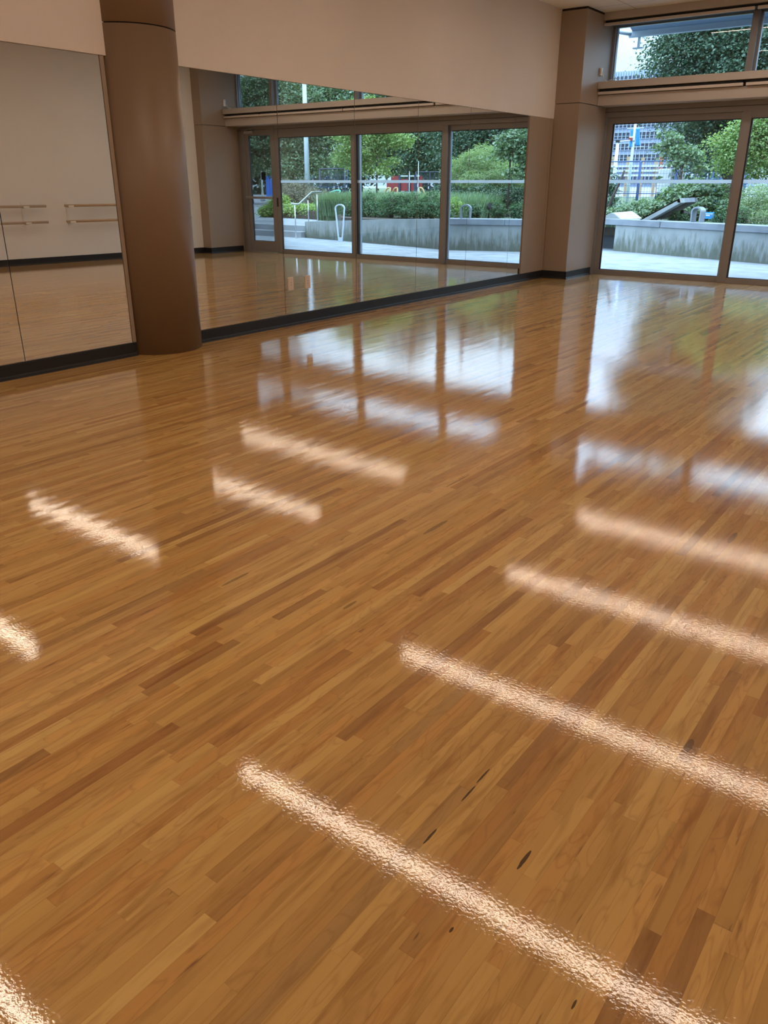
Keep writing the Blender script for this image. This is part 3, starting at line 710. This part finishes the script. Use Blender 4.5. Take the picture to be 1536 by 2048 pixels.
def trunk_mb(x, y, z0, h, r, blobs, nb=9, lean=(0,0)):
    mb = MB(); top = Vector((x+lean[0],y+lean[1],z0+h))
    pts = [Vector((x,y,z0)), Vector((x+lean[0]*.3+r*.3,y,z0+h*.35)), Vector((x+lean[0]*.7-r*.2,y+lean[1]*.6,z0+h*.7)), top]
    mb.tube(pts, [r,r*.8,r*.55,r*.2], 10)
    for i in range(nb):
        c, rr = blobs[i % len(blobs)]
        t = RNG.uniform(.35,.9); s = pts[0].lerp(top,t); d = RNG.normal(size=3); d /= np.linalg.norm(d)
        e = Vector(c)+Vector((d[0]*rr[0]*.7,d[1]*rr[1]*.7,abs(d[2])*rr[2]*.5)); m_ = s.lerp(e,.5)+Vector((0,0,-.1*rr[2]))
        mb.tube([s,m_,e],[r*.38,r*.22,r*.06],6)
    return mb
def tree(name, label, cat, base, h, r, blobs, n, size, m, aspect=.7, clump=.35, per=26, shell=.55, nb=9, lean=(0,0), group=None):
    o = empty(name, base, label, cat, group)
    trunk_mb(base[0],base[1],base[2],h,r,blobs,nb,lean).build('trunk', 'bark', o)
    P_, N_ = crown_pts(blobs, n, clump, per, shell)
    leaves_mesh('foliage', P_, N_, size, aspect, m, o)
    return o
def blob(px, py, y, rx, rz, mir=False, ry=None):
    p = at(px,py,y,mir); return ((p.x,p.y,p.z),(rx,ry or rx,rz))

# --- direct view ---
y = 14.0
tree('broad_tree', 'large dark leafy tree behind the young tree, filling the high window', 'tree', (at(1450,380,15).x,15,.4), 6.0, .2,
  [blob(1440,110,14.5,1.9,1.1),blob(1400,215,14.5,1.35,1.0),blob(1370,120,14.5,1.25,.9),blob(1485,200,15,1.8,1.3),blob(1500,60,15,2.2,1.5),blob(1395,285,14.5,1.1,.65),blob(1460,300,15,1.2,.7),blob(1420,40,15,2.0,1.3),blob(1470,-40,15,2.2,1.6),blob(1540,150,15,1.7,1.6),blob(1330,90,14.5,.5,.35),blob(1325,132,14.3,.5,.3)],
  75000, .095, 'Ldark', .75, .28, 32, .5, 18)
tree('bright_maple', 'yellow-green maple close outside the second glass panel', 'tree', (at(1545,430,8.2).x,8.2,.55), 3.2, .06,
  [blob(1475,300,7.8,.42,.42),blob(1445,285,7.8,.30,.22),blob(1500,270,8,.5,.5),blob(1535,320,8.2,.55,.42),blob(1530,240,8.2,.6,.4),blob(1460,330,7.9,.32,.18),blob(1580,290,8.4,.6,.7)],
  16000, .062, 'Lmaple', .8, .15, 20, .45, 14)
tree('young_tree', 'small pale-leaved young tree before the dark broad tree', 'tree', (at(1355,410,9.0).x,9.0,.55), 1.9, .03,
  [blob(1330,290,9,.30,.13),blob(1345,275,9,.22,.13),blob(1370,300,9,.38,.16),blob(1330,262,9,.10,.10),blob(1358,322,9,.28,.12),blob(1390,310,9,.22,.10),blob(1400,335,9.2,.2,.12)],
  1500, .10, 'Lmid', .7, .10, 12, .2, 12)
def shrub(name, label, blobs, n, size, m, aspect=.6, clump=.12, per=16, shell=.6, group=None, cat='shrub', zb=.5, stem=.02):
    c = blobs[0][0]; o = empty(name, (c[0],c[1],zb), label, cat, group)
    mb = MB()
    for i in range(7):
        b0 = blobs[i % len(blobs)]; a = RNG.uniform(0,2*PI)
        mb.tube([(c[0]+.05*math.cos(a),c[1]+.05*math.sin(a),zb),((c[0]+b0[0][0])/2+.1*math.cos(a),c[1]+.1*math.sin(a),(zb+b0[0][2])/2),(b0[0][0]+b0[1][0]*.4*math.cos(a),b0[0][1]+b0[1][1]*.4*math.sin(a),b0[0][2]+b0[1][2]*.5)],[stem,stem*.7,stem*.3],6)
    mb.build('stems', 'bark', o)
    P_, N_ = crown_pts(blobs, n, clump, per, shell); leaves_mesh('foliage', P_, N_, size, aspect, m, o); return o
shrub('weeping_shrub', 'big mounded arching shrub behind the angled stone slab', [blob(1365,392,8.3,.55,.28),blob(1400,375,8.6,.6,.22),blob(1430,405,8.3,.45,.28),blob(1330,415,8.0,.35,.22),blob(1450,425,8.0,.35,.22),blob(1385,420,8.0,.5,.25)], 7000, .11, 'Lmid')
shrub('low_hedge', 'low green hedge behind the ridged stone bench', [blob(1290,425,8.0,.35,.16),blob(1262,418,8.2,.35,.16),blob(1320,410,8.2,.30,.16),blob(1230,425,8.0,.35,.12),blob(1205,427,8.0,.4,.12),blob(1290,408,8.3,.35,.12)], 5500, .08, 'Lmid')
shrub('dark_bush', 'dark bush at the left edge of the direct view, by the fence', [blob(1205,360,12,.45,.35),blob(1210,395,12,.4,.45),blob(1195,330,12,.4,.35)], 2500, .10, 'Ldark')
mb = MB(); mb.tube([Vector((at(1210,419,9).x,9,.45)),at(1223,398,9),at(1238,368,9),at(1249,341,9)],[.045,.04,.035,.03],8); mb.build('leaning_trunk', 'bark', label='thin bare leaning trunk at the left of the direct view', cat='tree')
shrub('grey_shrub', 'grey-green soft shrub below the bright maple', [blob(1510,392,7.2,.38,.3),blob(1545,395,7.2,.4,.35),blob(1490,412,7.0,.24,.2),blob(1515,428,6.9,.34,.16),blob(1560,425,6.9,.4,.2),blob(1480,432,7.2,.25,.12)], 9000, .06, 'Lgrey', .3)
for i,(px,py,s) in enumerate(((1437,433,.14),(1486,430,.18),(1352,434,.13),(1368,436,.09))):
    shrub('yew_shrub', ['small dark yew in the planter right of the blue sign','small dark yew in the planter behind the frame of the second panel','small yew under the angled stone slab','tiny yellowish yew next to the steel loop'][i],
      [blob(px,py,6.0,s,s*1.15),blob(px-3,py+6,6.0,s*.7,s*.7)], 1100, .05, 'Lyew', .35, .04, 10, .3, 'small yews in the planter', zb=.55)

# --- mirrored side ---
def mt(*a): return blob(*a[:5], True)
tree('maple_tree', 'bright green young maple in the planter, seen in mirror beside the play panels', 'tree', (at(754,420,8,True).x,8,.5), 2.6, .035,
  [mt(735,290,8,.55,.45),mt(700,275,8,.5,.42),mt(760,262,8.2,.55,.38),mt(722,330,8,.45,.26),mt(765,335,8,.30,.18),mt(690,310,8,.35,.3),mt(800,275,8.3,.35,.30),mt(730,225,8.2,.6,.5),mt(680,240,8.4,.5,.5),mt(782,318,8,.2,.12)],
  20000, .068, 'Lmaple', .8, .15, 20, .4, 16)
tree('street_tree', 'large mid-green street tree seen in mirror behind the glazed door', 'tree', (at(500,390,24,True).x,24,.3), 6, .22,
  [mt(520,290,24,2.0,1.6),mt(495,215,24,2.0,1.6),mt(545,200,24.5,2.0,1.4),mt(480,290,24,1.6,1.6),mt(530,155,24.5,1.8,1.3),mt(548,330,23,1.0,.7)],
  28000, .15, 'Lmid', .75, .38, 28, .5, 12)
tree('street_tree', 'large dark street tree seen in mirror behind the tall pale pole', 'tree', (at(585,390,26,True).x,26,.3), 6, .22,
  [mt(590,270,26,2.0,1.9),mt(570,200,26,1.6,1.4),mt(640,265,27,2.1,1.9),mt(620,185,27,2.0,1.2),mt(665,215,27,1.9,1.3),mt(590,325,25,1.5,.8),mt(655,325,26,1.5,.6),mt(700,180,28,2.0,1.5)],
  36000, .16, 'Lmid', .75, .40, 28, .5, 14)
tree('evergreen_tree', 'tall dark evergreen seen in mirror above the play panels', 'tree', (at(825,380,27,True).x,27,.3), 9, .3,
  [mt(830,290,27,1.8,1.6),mt(860,240,27,2.2,1.8),mt(800,240,27.5,1.9,1.7),mt(880,300,27,1.8,1.5),mt(840,180,28,2.4,1.9),mt(815,120,28,1.6,1.8),mt(795,190,28,1.8,1.6),mt(860,330,27,1.3,.7)],
  30000, .17, 'Ldark', .6, .42, 26, .45, 12)
tree('evergreen_tree', 'dark evergreen seen in mirror behind the silvery willow', 'tree', (at(935,380,22,True).x,22,.3), 7, .25,
  [mt(925,290,22,1.6,1.3),mt(960,250,22,1.8,1.5),mt(905,240,22.5,1.4,1.4),mt(1000,280,22,1.7,1.6),mt(950,190,23,1.8,1.4),mt(1045,260,22,1.7,1.6),mt(1010,200,23,1.6,1.2),mt(1050,340,21,1.5,1.0),mt(985,345,21,1.4,.9)],
  28000, .15, 'Ldark', .6, .38, 26, .45, 12)
tree('round_leaf_tree', 'tree with round pale leaves near the right end of the mirror', 'tree', (at(1015,420,8,True).x,8,.5), 3.2, .035,
  [mt(1015,285,8,.40,.30),mt(1040,300,8,.38,.38),mt(1000,300,7.8,.25,.2),mt(1055,270,8,.45,.4),mt(1040,345,7.8,.28,.18),mt(1020,340,7.6,.2,.14),mt(1075,320,8,.4,.5)],
  3800, .09, 'Lmid', .9, .13, 14, .35, 12)
shrub('willow_shrub', 'feathery silvery willow shrub seen in mirror left of the round-leaved tree', [mt(935,330,9.5,.5,.34),mt(965,320,9.6,.6,.46),mt(1000,345,9.5,.55,.40),mt(912,350,9.4,.4,.24),mt(1040,350,9.5,.5,.35),mt(960,360,9.3,.7,.3)], 20000, .10, 'Lgrey', .16, .11, 18, .5)
shrub('shade_shrub', 'dark understorey shrub below the willow, seen in mirror', [mt(920,395,9,.45,.3),mt(965,392,8.6,.5,.36),mt(1010,395,8.6,.5,.36),mt(1045,400,8.6,.45,.36)], 9000, .08, 'Ldark', .5)
for i,(px,py,s,y,m,zs) in enumerate(((908,412,.24,5.6,'Lhedge',1.0),(950,420,.20,4.6,'Lyew',.8),(996,418,.20,4.6,'Lyew',1.0),(1034,420,.19,4.6,'Lyew',1.0),(898,420,.18,5.4,'Lgrey',1.2))):
    shrub('small_shrub', ['light green small shrub behind the mirrored steel loop','small yew between mirrored steel loop and spotlight','small yew just right of the mirrored spotlight','small yew at the right end of the mirrored planter','greyish shrub hugging the frame left of the mirrored steel loop'][i],
      [blob(px,py,y,s,s*zs,True),blob(px-2,py+6,y,s*.8,s*.6*zs,True)], 1700, .055, m, .35, .05, 10, .3, zb=.55)
# row of yews behind retaining wall
for i,(px,py,h) in enumerate(((722,408,.36),(741,402,.42),(764,412,.30),(783,402,.36),(803,408,.34),(824,404,.38),(845,410,.30),(866,402,.42),(884,412,.32),(700,416,.28))):
    shrub('planter_yew', ['dark yew behind the plain retaining wall, '+t for t in ('leftmost under the maple','second from left, by the maple trunk','just right of the maple trunk','under the yellow arches','left of the red panels','under the red panels','short one under the play panels','tall one beside the window frame','against the window frame','hiding behind the rack frame')][i],
      [blob(px,py,5.9+.25*(i%3)-.004*(px-700),.26,h*.75,True),blob(px+3,py+14,5.9-.004*(px-700),.3,h*.5,True)], 2300, .06, 'Lyew', .35, .06, 12, .35, 'yew row behind the retaining wall', zb=.45)
# ornamental grass
def grass(name, label, x0, x1, y0, y1, z, h, n, mir_=True):
    bx = RNG.uniform(x0,x1,n); by = RNG.uniform(y0,y1,n); hh = h*RNG.uniform(.6,1.1,n); a = RNG.uniform(0,2*PI,n); ln_ = RNG.uniform(.15,.6,n)*hh
    dx, dy = np.cos(a), np.sin(a); w_ = .007
    b0 = np.stack([bx-dy*w_,by+dx*w_,np.full(n,z)],1); b1 = np.stack([bx+dy*w_,by-dx*w_,np.full(n,z)],1)
    m0 = np.stack([bx+dx*ln_*.35-dy*w_,by+dy*ln_*.35+dx*w_,z+hh*.65],1); m1 = np.stack([bx+dx*ln_*.35+dy*w_,by+dy*ln_*.35-dx*w_,z+hh*.65],1)
    tp = np.stack([bx+dx*ln_,by+dy*ln_,z+hh*.95],1)
    V = np.stack([b0,b1,m1,m0,tp],1).reshape(-1,3).astype(np.float32); i = np.arange(n)*5
    idx = np.stack([i,i+1,i+2,i,i+2,i+3,i+3,i+2,i+4],1).astype(np.int32)
    me = bpy.data.meshes.new(name); me.vertices.add(5*n); me.vertices.foreach_set('co',V.ravel()); me.loops.add(9*n); me.polygons.add(3*n)
    me.loops.foreach_set('vertex_index',idx.ravel()); me.polygons.foreach_set('loop_start',(np.arange(3*n)*3).astype(np.int32)); me.update(); me.validate(); me.materials.append(M['Lgrass'])
    o = bpy.data.objects.new(name,me); link(o); return tag(o,label,'grass',kind='stuff')
grass('ornamental_grass', 'tall ornamental grass behind the yew row, seen in mirror', 5.8,11.6,6.8,8.6,.5,.75,14000)
grass('ornamental_grass', 'dense tall grass clump beside the round hedge, seen in mirror', 10.9,11.9,6.9,8.4,.35,.85,6000)
grass('ground_cover', 'short grassy ground cover at the planter edge', -3,4.6,5.6,7.5,.5,.16,9000)
# clipped hedge and brown shrubs
hb = [mt(556,410,9.5,.42,.30)]+[mt(px,py,9.3,.46,.20) for px,py in ((580,418),(603,419),(628,419),(652,420))]+[mt(540,420,9.2,.36,.22),mt(560,398,9.8,.30,.18),mt(532,425,9.2,.2,.14)]
shrub('clipped_hedge', 'bright clipped hedge with rounded end above the steps, seen in mirror', hb, 15000, .085, 'Lhedge', .6, .1, 16, .7, cat='hedge', zb=.29)
shrub('brown_shrub', 'dry grey-brown shrub behind the clipped hedge, left of the tall pole, seen in mirror', [mt(588,385,13,.65,.42),mt(605,378,13.4,.5,.4),mt(575,374,13.4,.45,.35)], 7000, .09, 'Lbrown', .3, zb=.3)
shrub('brown_shrub', 'dry grey-brown shrub behind the handrail right of the tall pole, seen in mirror', [mt(635,392,12,.6,.3),mt(655,400,12,.45,.22)], 4500, .09, 'Lbrown', .3, zb=.3)

# tall lamp pole (mirror)
p = at(616,400,24,True); o = empty('lamp_pole', (p.x,24,.3), 'tall pale grey lamp pole rising past the high window, seen in mirror', 'lamp post')
MB().tube([(p.x,24,.3),(p.x,24,8.4)],[.16,.105],16).build('pole','pole',o)
MB().tube([(p.x,24,8.3),(p.x-.8,23.6,8.5),(p.x-1.6,23.2,8.45)],.04,8).build('arm','pole',o)
MB().obox((p.x-1.9,23.05,8.42),(.35,.14,.06),.4,.02).build('lamp_head','pole',o)
MB().box((p.x-.22,23.85,5.25),(p.x-.06,24.05,5.65)).build('control_box','pole',o)
# white post with blue hoardings (behind door, mirror)
p = at(524.5,374,30,True); o = empty('white_post', (p.x,30,.3), 'slim white post with flared base, seen in mirror through the door', 'post')
MB().tube([(p.x,30,.3),(p.x,30,.55),(p.x,30,.9),(p.x,30,3.2)],[.20,.12,.07,.045],12).build('pole','whitebeam',o)
for i,(x0,x1,t,b_) in enumerate(((531,539,352,372),(538,546,337,368))):
    a = at(x0,t,36,True); c_ = at(x1,b_,36,True)
    o = empty('blue_hoarding',((a.x+c_.x)/2,36,.3),['low blue hoarding panel by the white post, seen in mirror','taller blue hoarding panel by the door frame, seen in mirror'][i],'hoarding')
    B('panel',(min(a.x,c_.x),36,.42),(max(a.x,c_.x),36.06,a.z),'bluebox',o); B('top_rail',(min(a.x,c_.x),35.98,a.z),(max(a.x,c_.x),36.08,a.z+.05),'bluefence',o)

# temporary fences
def fence(x0, y0, x1, y1, z0, z1, label, grp, m='bluefence', nv=12, nh=8, mid=True):
    o = empty('fence_panel', ((x0+x1)/2,(y0+y1)/2,z0), label, 'fence', grp)
    d = Vector((x1-x0,y1-y0,0)); L_ = d.length; d.normalize(); mb = MB()
    A_ = Vector((x0,y0,z0)); Bp = Vector((x1,y1,z0)); U = Vector((0,0,z1-z0))
    mb.tube([A_,A_+U],.028,8).tube([Bp,Bp+U],.028,8).tube([A_+U,Bp+U],.022,8).tube([A_+U*.06,Bp+U*.06],.02,8)
    if mid: mb.tube([A_+U*.34,Bp+U*.34],.018,8)
    mb.build('frame', m, o)
    mb = MB()
    for i in range(1,nv): mb.tube([A_+d*L_*i/nv,A_+d*L_*i/nv+U],.005,4)
    for j in range(1,nh): mb.tube([A_+U*j/nh,Bp+U*j/nh],.005,4)
    mb.build('wire_mesh', m, o)
    for q in (A_,Bp): pass
    MB().obox(A_+Vector((0,0,.05)),(.3,.12,.05),0).build('foot','asph' if False else 'concl',o)
    return o
fy = 22.0
xs_ = [at(px,367,fy).x for px in (1130,1203,1277,1350,1422,1490,1560)]
zt_ = at(1277,322.7,fy).z; zb_ = .44
for i in range(6):
    fence(xs_[i]+.03,fy,xs_[i+1]-.03,fy,zb_,zt_,['blue temporary fence panel at the left end of the fence','blue temporary fence panel left of the doubled blue posts','blue temporary fence panel right of the doubled blue posts','blue temporary fence panel behind the young tree','blue temporary fence panel behind the weeping shrub','blue temporary fence panel behind the bright maple'][i],'blue temporary fence')
fy2 = 33
xm = [at(px,367,fy2,True).x for px in (620,655,695)]
for i in range(2):
    fence(xm[i],fy2,xm[i+1],fy2,.5,at(650,333,fy2,True).z,['blue fence panel seen in mirror right of the tall pole','blue fence panel seen in mirror behind the maple crown'][i],'blue fence beyond the trees')
xm = [at(px,367,18,True).x for px in (832,860,900)]
for i in range(2):
    fence(xm[i],18,xm[i+1],18,.5,at(850,344,18,True).z,['dark mesh fence panel right of the red play panels, seen in mirror','dark mesh fence panel behind the window frame, seen in mirror'][i],'dark mesh fence','navy',14,6)
# lone dark fence by the hedge
a = at(664,365,14,True); o = fence(at(640,367,14,True).x,14,at(690,367,14,True).x,14,.4,at(664,384,14,True).z+.9,'dark mesh fence above the clipped hedge, seen in mirror',None,'navy',18,6,False)

# red play panels
py_ = 16.0
o = empty('play_structure', (at(795,390,py_,True).x,py_,.45), 'red play panels with dark posts, seen in mirror', 'playground panel')
def pr(px0,px1,t,b_,dy,nm,m):
    a = at(px0,t,py_,True); c_ = at(px1,b_,py_,True)
    return B(nm,(min(a.x,c_.x),py_+dy,c_.z),(max(a.x,c_.x),py_+dy+.06,a.z),m,o)
pr(782,798,352,384,0,'panel','red'); pr(801,817,358,382,0,'panel','red'); pr(820,830,360,382,.02,'panel','red'); pr(772,781,362,375,.05,'panel','red'); pr(835,841,352,375,.06,'panel','red')
for px in (799.5,818.5,831): pr(px-1.8,px+1.8,350,384,-.04,'post','navy')
pr(799,838,351,353,-.02,'top_rail','pole'); pr(801,834,383,386,.1,'bench','pole')
# dark chimney-like post, pale pole
a = at(815,322,30,True); o = empty('dark_post', (a.x,30,.4), 'short dark square post beyond the play panels, seen in mirror', 'post'); B('shaft',(a.x-.12,29.9,.4),(a.x+.12,30.1,a.z),'navy',o); B('cap',(a.x-.14,29.88,a.z),(a.x+.14,30.12,a.z+.06),'greysteel',o)
for i,(px,t) in enumerate(((819,345),(837,325))):
    a = at(px,t,15,True); o = empty('thin_pole', (a.x,15,.4), ['thin pale pole in front of the red play panels, seen in mirror','thin pale pole at the right end of the red panels, seen in mirror'][i], 'pole')
    MB().tube([(a.x,15,.4),(a.x,15,a.z)],.011,8).build('shaft','pole',o); MB().tube([(a.x,15,a.z),(a.x,15,a.z+.04)],.016,8).build('cap','pole',o)
# yellow arches
for i,px in enumerate((771,786,848)):
    c_ = at(px,376,11.5,True); o = empty('play_arch', (c_.x,11.5,.5), ['yellow curved play arch, leftmost of three, seen in mirror','yellow curved play arch left of red panels, seen in mirror','pale yellow curved play arch right of red panels, seen in mirror'][i], 'play arch')
    s_ = -1 if i==2 else 1
    pts = [Vector((c_.x+s_*(.20-.40*t), 11.5, .55+ (c_.z-.55)*math.sin(PI*.5*min(1,t*1.25)))) for t in [k/10 for k in range(11)]]
    MB().tube(pts,.03,8).build('arch','yellow',o); MB().tube([pts[-1],Vector((pts[-1].x,11.5,.5))],.025,8).build('leg','yellow',o)
# turquoise hoop
c_ = at(664,389,12.5,True); o = tag(MB().tube([c_+Vector((.42*math.cos(a),.1*math.sin(a),.12*math.sin(a)+.1*math.cos(a)*-1)) for a in [2*PI*k/24 for k in range(24)]],.025,8,True).build('hoop','cyan'), 'turquoise ring above the hedge right of the handrail, seen in mirror', 'ring')
MB().tube([c_+Vector((-.3,0,0)),Vector((c_.x-.3,c_.y,.3))],.02,8).build('stand','greysteel',o)

# banner pole, flag, camera pole (direct)
by = 34.0
def pp(px,py,y=by): return at(px,py,y)
o = empty('banner_pole', (pp(1254,390).x,by,.42), 'tall pale pole carrying two blue banners before the office block', 'pole')
MB().tube([Vector((pp(1258.5,360).x,by,.42)),Vector((pp(1258.5,360).x,by,pp(1276,200).z))],[.10,.06],12).build('shaft','pole',o)
for t in (256.5,294): 
    q = pp(1270,t); MB().tube([q+Vector((-.45,0,0)),q+Vector((.5,0,0))],.02,6).build('bracket','pole',o)
def banner(px0,px1,t,b_,lab,wav,skew=0):
    n=8; mb=MB(); rows=[]
    for j in range(13):
        v=j/12; row=[]
        for i in range(n+1):
            u=i/n; q=pp(px0+(px1-px0)*u+skew*v, t+(b_-t)*v); row.append(mb.bm.verts.new((q.x, by-.05+.06*math.sin(u*9*wav+v*2), q.z)))
        rows.append(row)
    for j in range(12):
        for i in range(n): mb.bm.faces.new((rows[j][i],rows[j][i+1],rows[j+1][i+1],rows[j+1][i])).smooth=True
    ob = mb.build('banner','blue',label=lab,cat='banner',group=None)
    sm = ob.modifiers.new('t','SOLIDIFY'); sm.thickness=.01; return ob
b1 = banner(1261.5,1269,259,294,'left blue banner with small red and white emblem',1,-3)
q = pp(1263,279); mb=MB(); mb.obox(q+Vector((0,-.16,0)),(.11,.015,.09),0,.01); mb.build('red_emblem','red',b1)
q = pp(1264.5,274.5); mb=MB(); mb.obox(q+Vector((0,-.16,0)),(.10,.015,.035),0,.01); mb.build('white_emblem','white',b1)
banner(1272.5,1281,257,292,'right blue banner with soft folds',2,-1)
o = empty('camera_pole', (pp(1228,360,30).x,30,.42), 'grey pole with black box and arm before the office block', 'pole')
MB().tube([Vector((pp(1228,360,30).x,30,.42)),Vector((pp(1228,360,30).x,30,pp(1234,285,30).z))],[.11,.08],12).build('shaft','pole',o)
q = pp(1236,282.5,30); MB().obox(q,(.10,.10,.06),0,.01).build('black_box','black',o)
MB().tube([pp(1229,284,30),pp(1260,281,30)],.03,8).build('arm','whitebeam',o)
# timber frame under construction
ty = 62.0
o = empty('timber_frame', (at(1300,380,ty).x,ty,.42), 'timber and white beam frame under construction below the office block', 'construction frame')
for px,t in ((1227,313),(1257,313),(1286,315),(1313,315),(1340,318),(1368,318),(1395,320),(1445,322),(1462,318)):
    a=at(px,t,ty); B('timber_post',(a.x-.10,ty-.1,.42),(a.x+.10,ty+.2,a.z),'timber',o)
for t in (333,342,351):
    a=at(1210,t,ty); c_=at(1480,t,ty); B('white_beam',(a.x,ty-.3,a.z-.08),(c_.x,ty-.1,a.z+.08),'whitebeam',o)
a=at(1320,308,70); c_=at(1325,308,70); B('brick_pier',(a.x,70,.42),(c_.x,70.6,a.z),'brick',label='red-brown brick pier beside the timber frame',cat='pier')
a=at(1378,325,50); B('concrete_pier',(a.x-.2,50,.42),(a.x+.2,50.4,a.z),'pole',label='pale grey square pillar behind the young tree',cat='pillar')
# site cabin / vehicle
a=at(1327,338,45); c_=at(1352,352,45); o=empty('site_cabin',((a.x+c_.x)/2,45,.42),'white boxy vehicle behind the young tree','vehicle')
B('cab',(a.x,44,.9),(c_.x,46,a.z),'whitebeam',o,.08); B('chassis',(a.x,44.1,.6),(c_.x+.3,45.9,.9),'greysteel',o)
for x in (a.x+.2,c_.x-.1): MB().tube([(x,44.0,.66),(x,44.25,.66)],.24,14).build('wheel','black',o)
# shipping box, blue (direct right)
a=at(1426,365,40); c_=at(1442,374,40); o=empty('blue_crate',((a.x+c_.x)/2,40,.42),'blue site box beyond the fence under the bright maple','box'); B('body',(a.x,40,.42),(c_.x,41,a.z+.2),'bluebox',o,.02); B('lid',(a.x-.03,39.97,a.z+.2),(c_.x+.03,41.03,a.z+.27),'bluefence',o)

# office block --------------------------------------------------------------
OY = 300.0
xl = at(1165,300,OY).x; xrr = at(1480,300,OY).x
zr = at(1260,151,OY).z
ob = empty('office_block', ((xl+xrr)/2,OY,.4), 'long pale glass office block far behind the fence', 'building')
ang = -.10
mb = MB().box((xl,OY+1,.42),(xrr,OY+28,zr)); 
for j in range(60):
    x = xl+(xrr-xl)*j/60; mb.box((x,OY+.6,zr),(x+.5,OY+1.6,zr+1.6))
mb.build('roof_and_core','spandrel',ob)
NF = 10; fh = (zr-.42)/NF
for k in range(NF):
    z = .42+k*fh
    B('window_band',(xl,OY+.3,z+fh*.42),(xrr,OY+.9,z+fh*.98),'bwin',ob)
    MB().box((xl,OY+.1,z),(xrr,OY+.8,z+fh*.40)).box((xl,OY-.6,z+fh*.40),(xrr,OY+.8,z+fh*.44)).build('spandrel_band','spandrel',ob)
mb = MB(); x = xl
while x < xrr:
    mb.box((x,OY-.15,.42),(x+.16,OY+.3,zr)); x += 1.5
for k in range(NF*3): mb.box((xl,OY-.1,.42+k*fh/3),(xrr,OY+.1,.42+k*fh/3+.09))
mb.build('mullion_grid','bmull',ob)
# background tree belt
for i,(px,mir,yy,lab,s_,top) in enumerate(((470,True,60,'distant tree mass at the far left of the mirror view',6,.11),(620,True,62,'distant tree mass seen in mirror behind the tall pole',6,.10),(720,True,60,'distant tree mass seen in mirror behind the maple',6,.10),(850,True,60,'distant dark tree mass seen in mirror behind the evergreens',6,.13),(960,True,56,'distant tree mass seen in mirror behind the willow',6,.10),(1060,True,56,'distant tree mass seen in mirror near its right end',6,.12),(1560,False,45,'distant tree mass behind the bright maple in the direct view',5,.14))):
    c_ = at(px,367,yy,mir); D_ = (c_-Vector((-CAMLOC.x if mir else CAMLOC.x,CAMLOC.y,1.45))).length; zt2 = 1.45+D_*top
    bl = [((c_.x+RNG.uniform(-6,6),yy+RNG.uniform(-2,2),z_),(4.2,3,2.2)) for z_ in np.linspace(2.2,zt2-2,7)]
    tree('background_tree', lab, 'tree', (c_.x,yy,.4), zt2*.7, .35, bl, 6500, .5, 'Ldark', .8, .8, 22, .4, 8, group='trees far behind')

# awning over the glazing
o = empty('roller_awning', (4,.8,3.9), 'grey-blue outdoor awning partly rolled out above the high windows', 'awning')
ya = 1.15
MB().box((.28,ya-.05,3.735),(8.6,ya+.03,3.83),.01).build('front_bar','awnbar',o)
MB().hull([(.30,ya-.04,3.82),(8.6,ya-.04,3.82),(8.6,.18,4.16),(.30,.18,4.16),(.30,ya-.04,3.84),(8.6,ya-.04,3.84),(8.6,.18,4.18),(.30,.18,4.18)],[(3,2,1,0),(4,5,6,7),(0,1,5,4),(1,2,6,5),(2,3,7,6),(3,0,4,7)]).build('fabric','awn',o)
MB().tube([(.30,ya-.01,3.78),(-.15,.75,3.86),(-.3,.14,3.95)],.028,10).build('arm','awnbar',o)
MB().tube([(.24,ya,3.785),(.30,ya,3.785)],.05,14).build('end_cap','awnbar',o)
MB().box((.40,ya-.02,3.58),(.435,ya+.02,3.735)).box((.33,ya-.04,3.565),(.50,ya+.04,3.582)).build('hanging_bracket','awnbar',o)

# ------------------------------------------------------------------ world
wd = bpy.data.worlds.new('overcast_sky'); scene.world = wd; wd.use_nodes = True; nt = wd.node_tree; nt.nodes.clear(); L = nt.links
tc = nn(nt,'ShaderNodeTexCoord'); sp = nn(nt,'ShaderNodeSeparateXYZ'); L.new(tc.outputs['Generated'], sp.inputs[0])
base = ramp(nt, sp.outputs[2], [(0,(.38,.54,.66)),(.12,(.52,.72,.86)),(.17,(.85,1.1,1.36)),(.22,(1.15,1.45,1.8)),(.4,(1.5,1.88,2.3)),(1,(2.3,2.8,3.4))])
nz = nn(nt,'ShaderNodeTexNoise'); nz.inputs['Scale'].default_value = 3.2; nz.inputs['Detail'].default_value = 7; nz.inputs['Roughness'].default_value = .55
mp = nn(nt,'ShaderNodeMapping'); mp.inputs['Scale'].default_value = (1,1,2.6); L.new(tc.outputs['Generated'], mp.inputs[0]); L.new(mp.outputs[0], nz.inputs['Vector'])
cl_ = ramp(nt, nz.outputs['Fac'], [(.35,(.82,.86,.92)),(.5,(1,1,1)),(.65,(1.22,1.14,1.06))])
c = mixc(nt, 1.0, base, cl_, 'MULTIPLY')
bg = nn(nt,'ShaderNodeBackground'); L.new(c, bg.inputs[0]); bg.inputs[1].default_value = 1.7
wo = nn(nt,'ShaderNodeOutputWorld'); L.new(bg.outputs[0], wo.inputs[0])

scene.view_settings.view_transform = 'Standard'; scene.view_settings.look = 'None'
scene.view_settings.exposure = 0.44; scene.view_settings.gamma = 1.0; scene.view_settings.use_curve_mapping = False
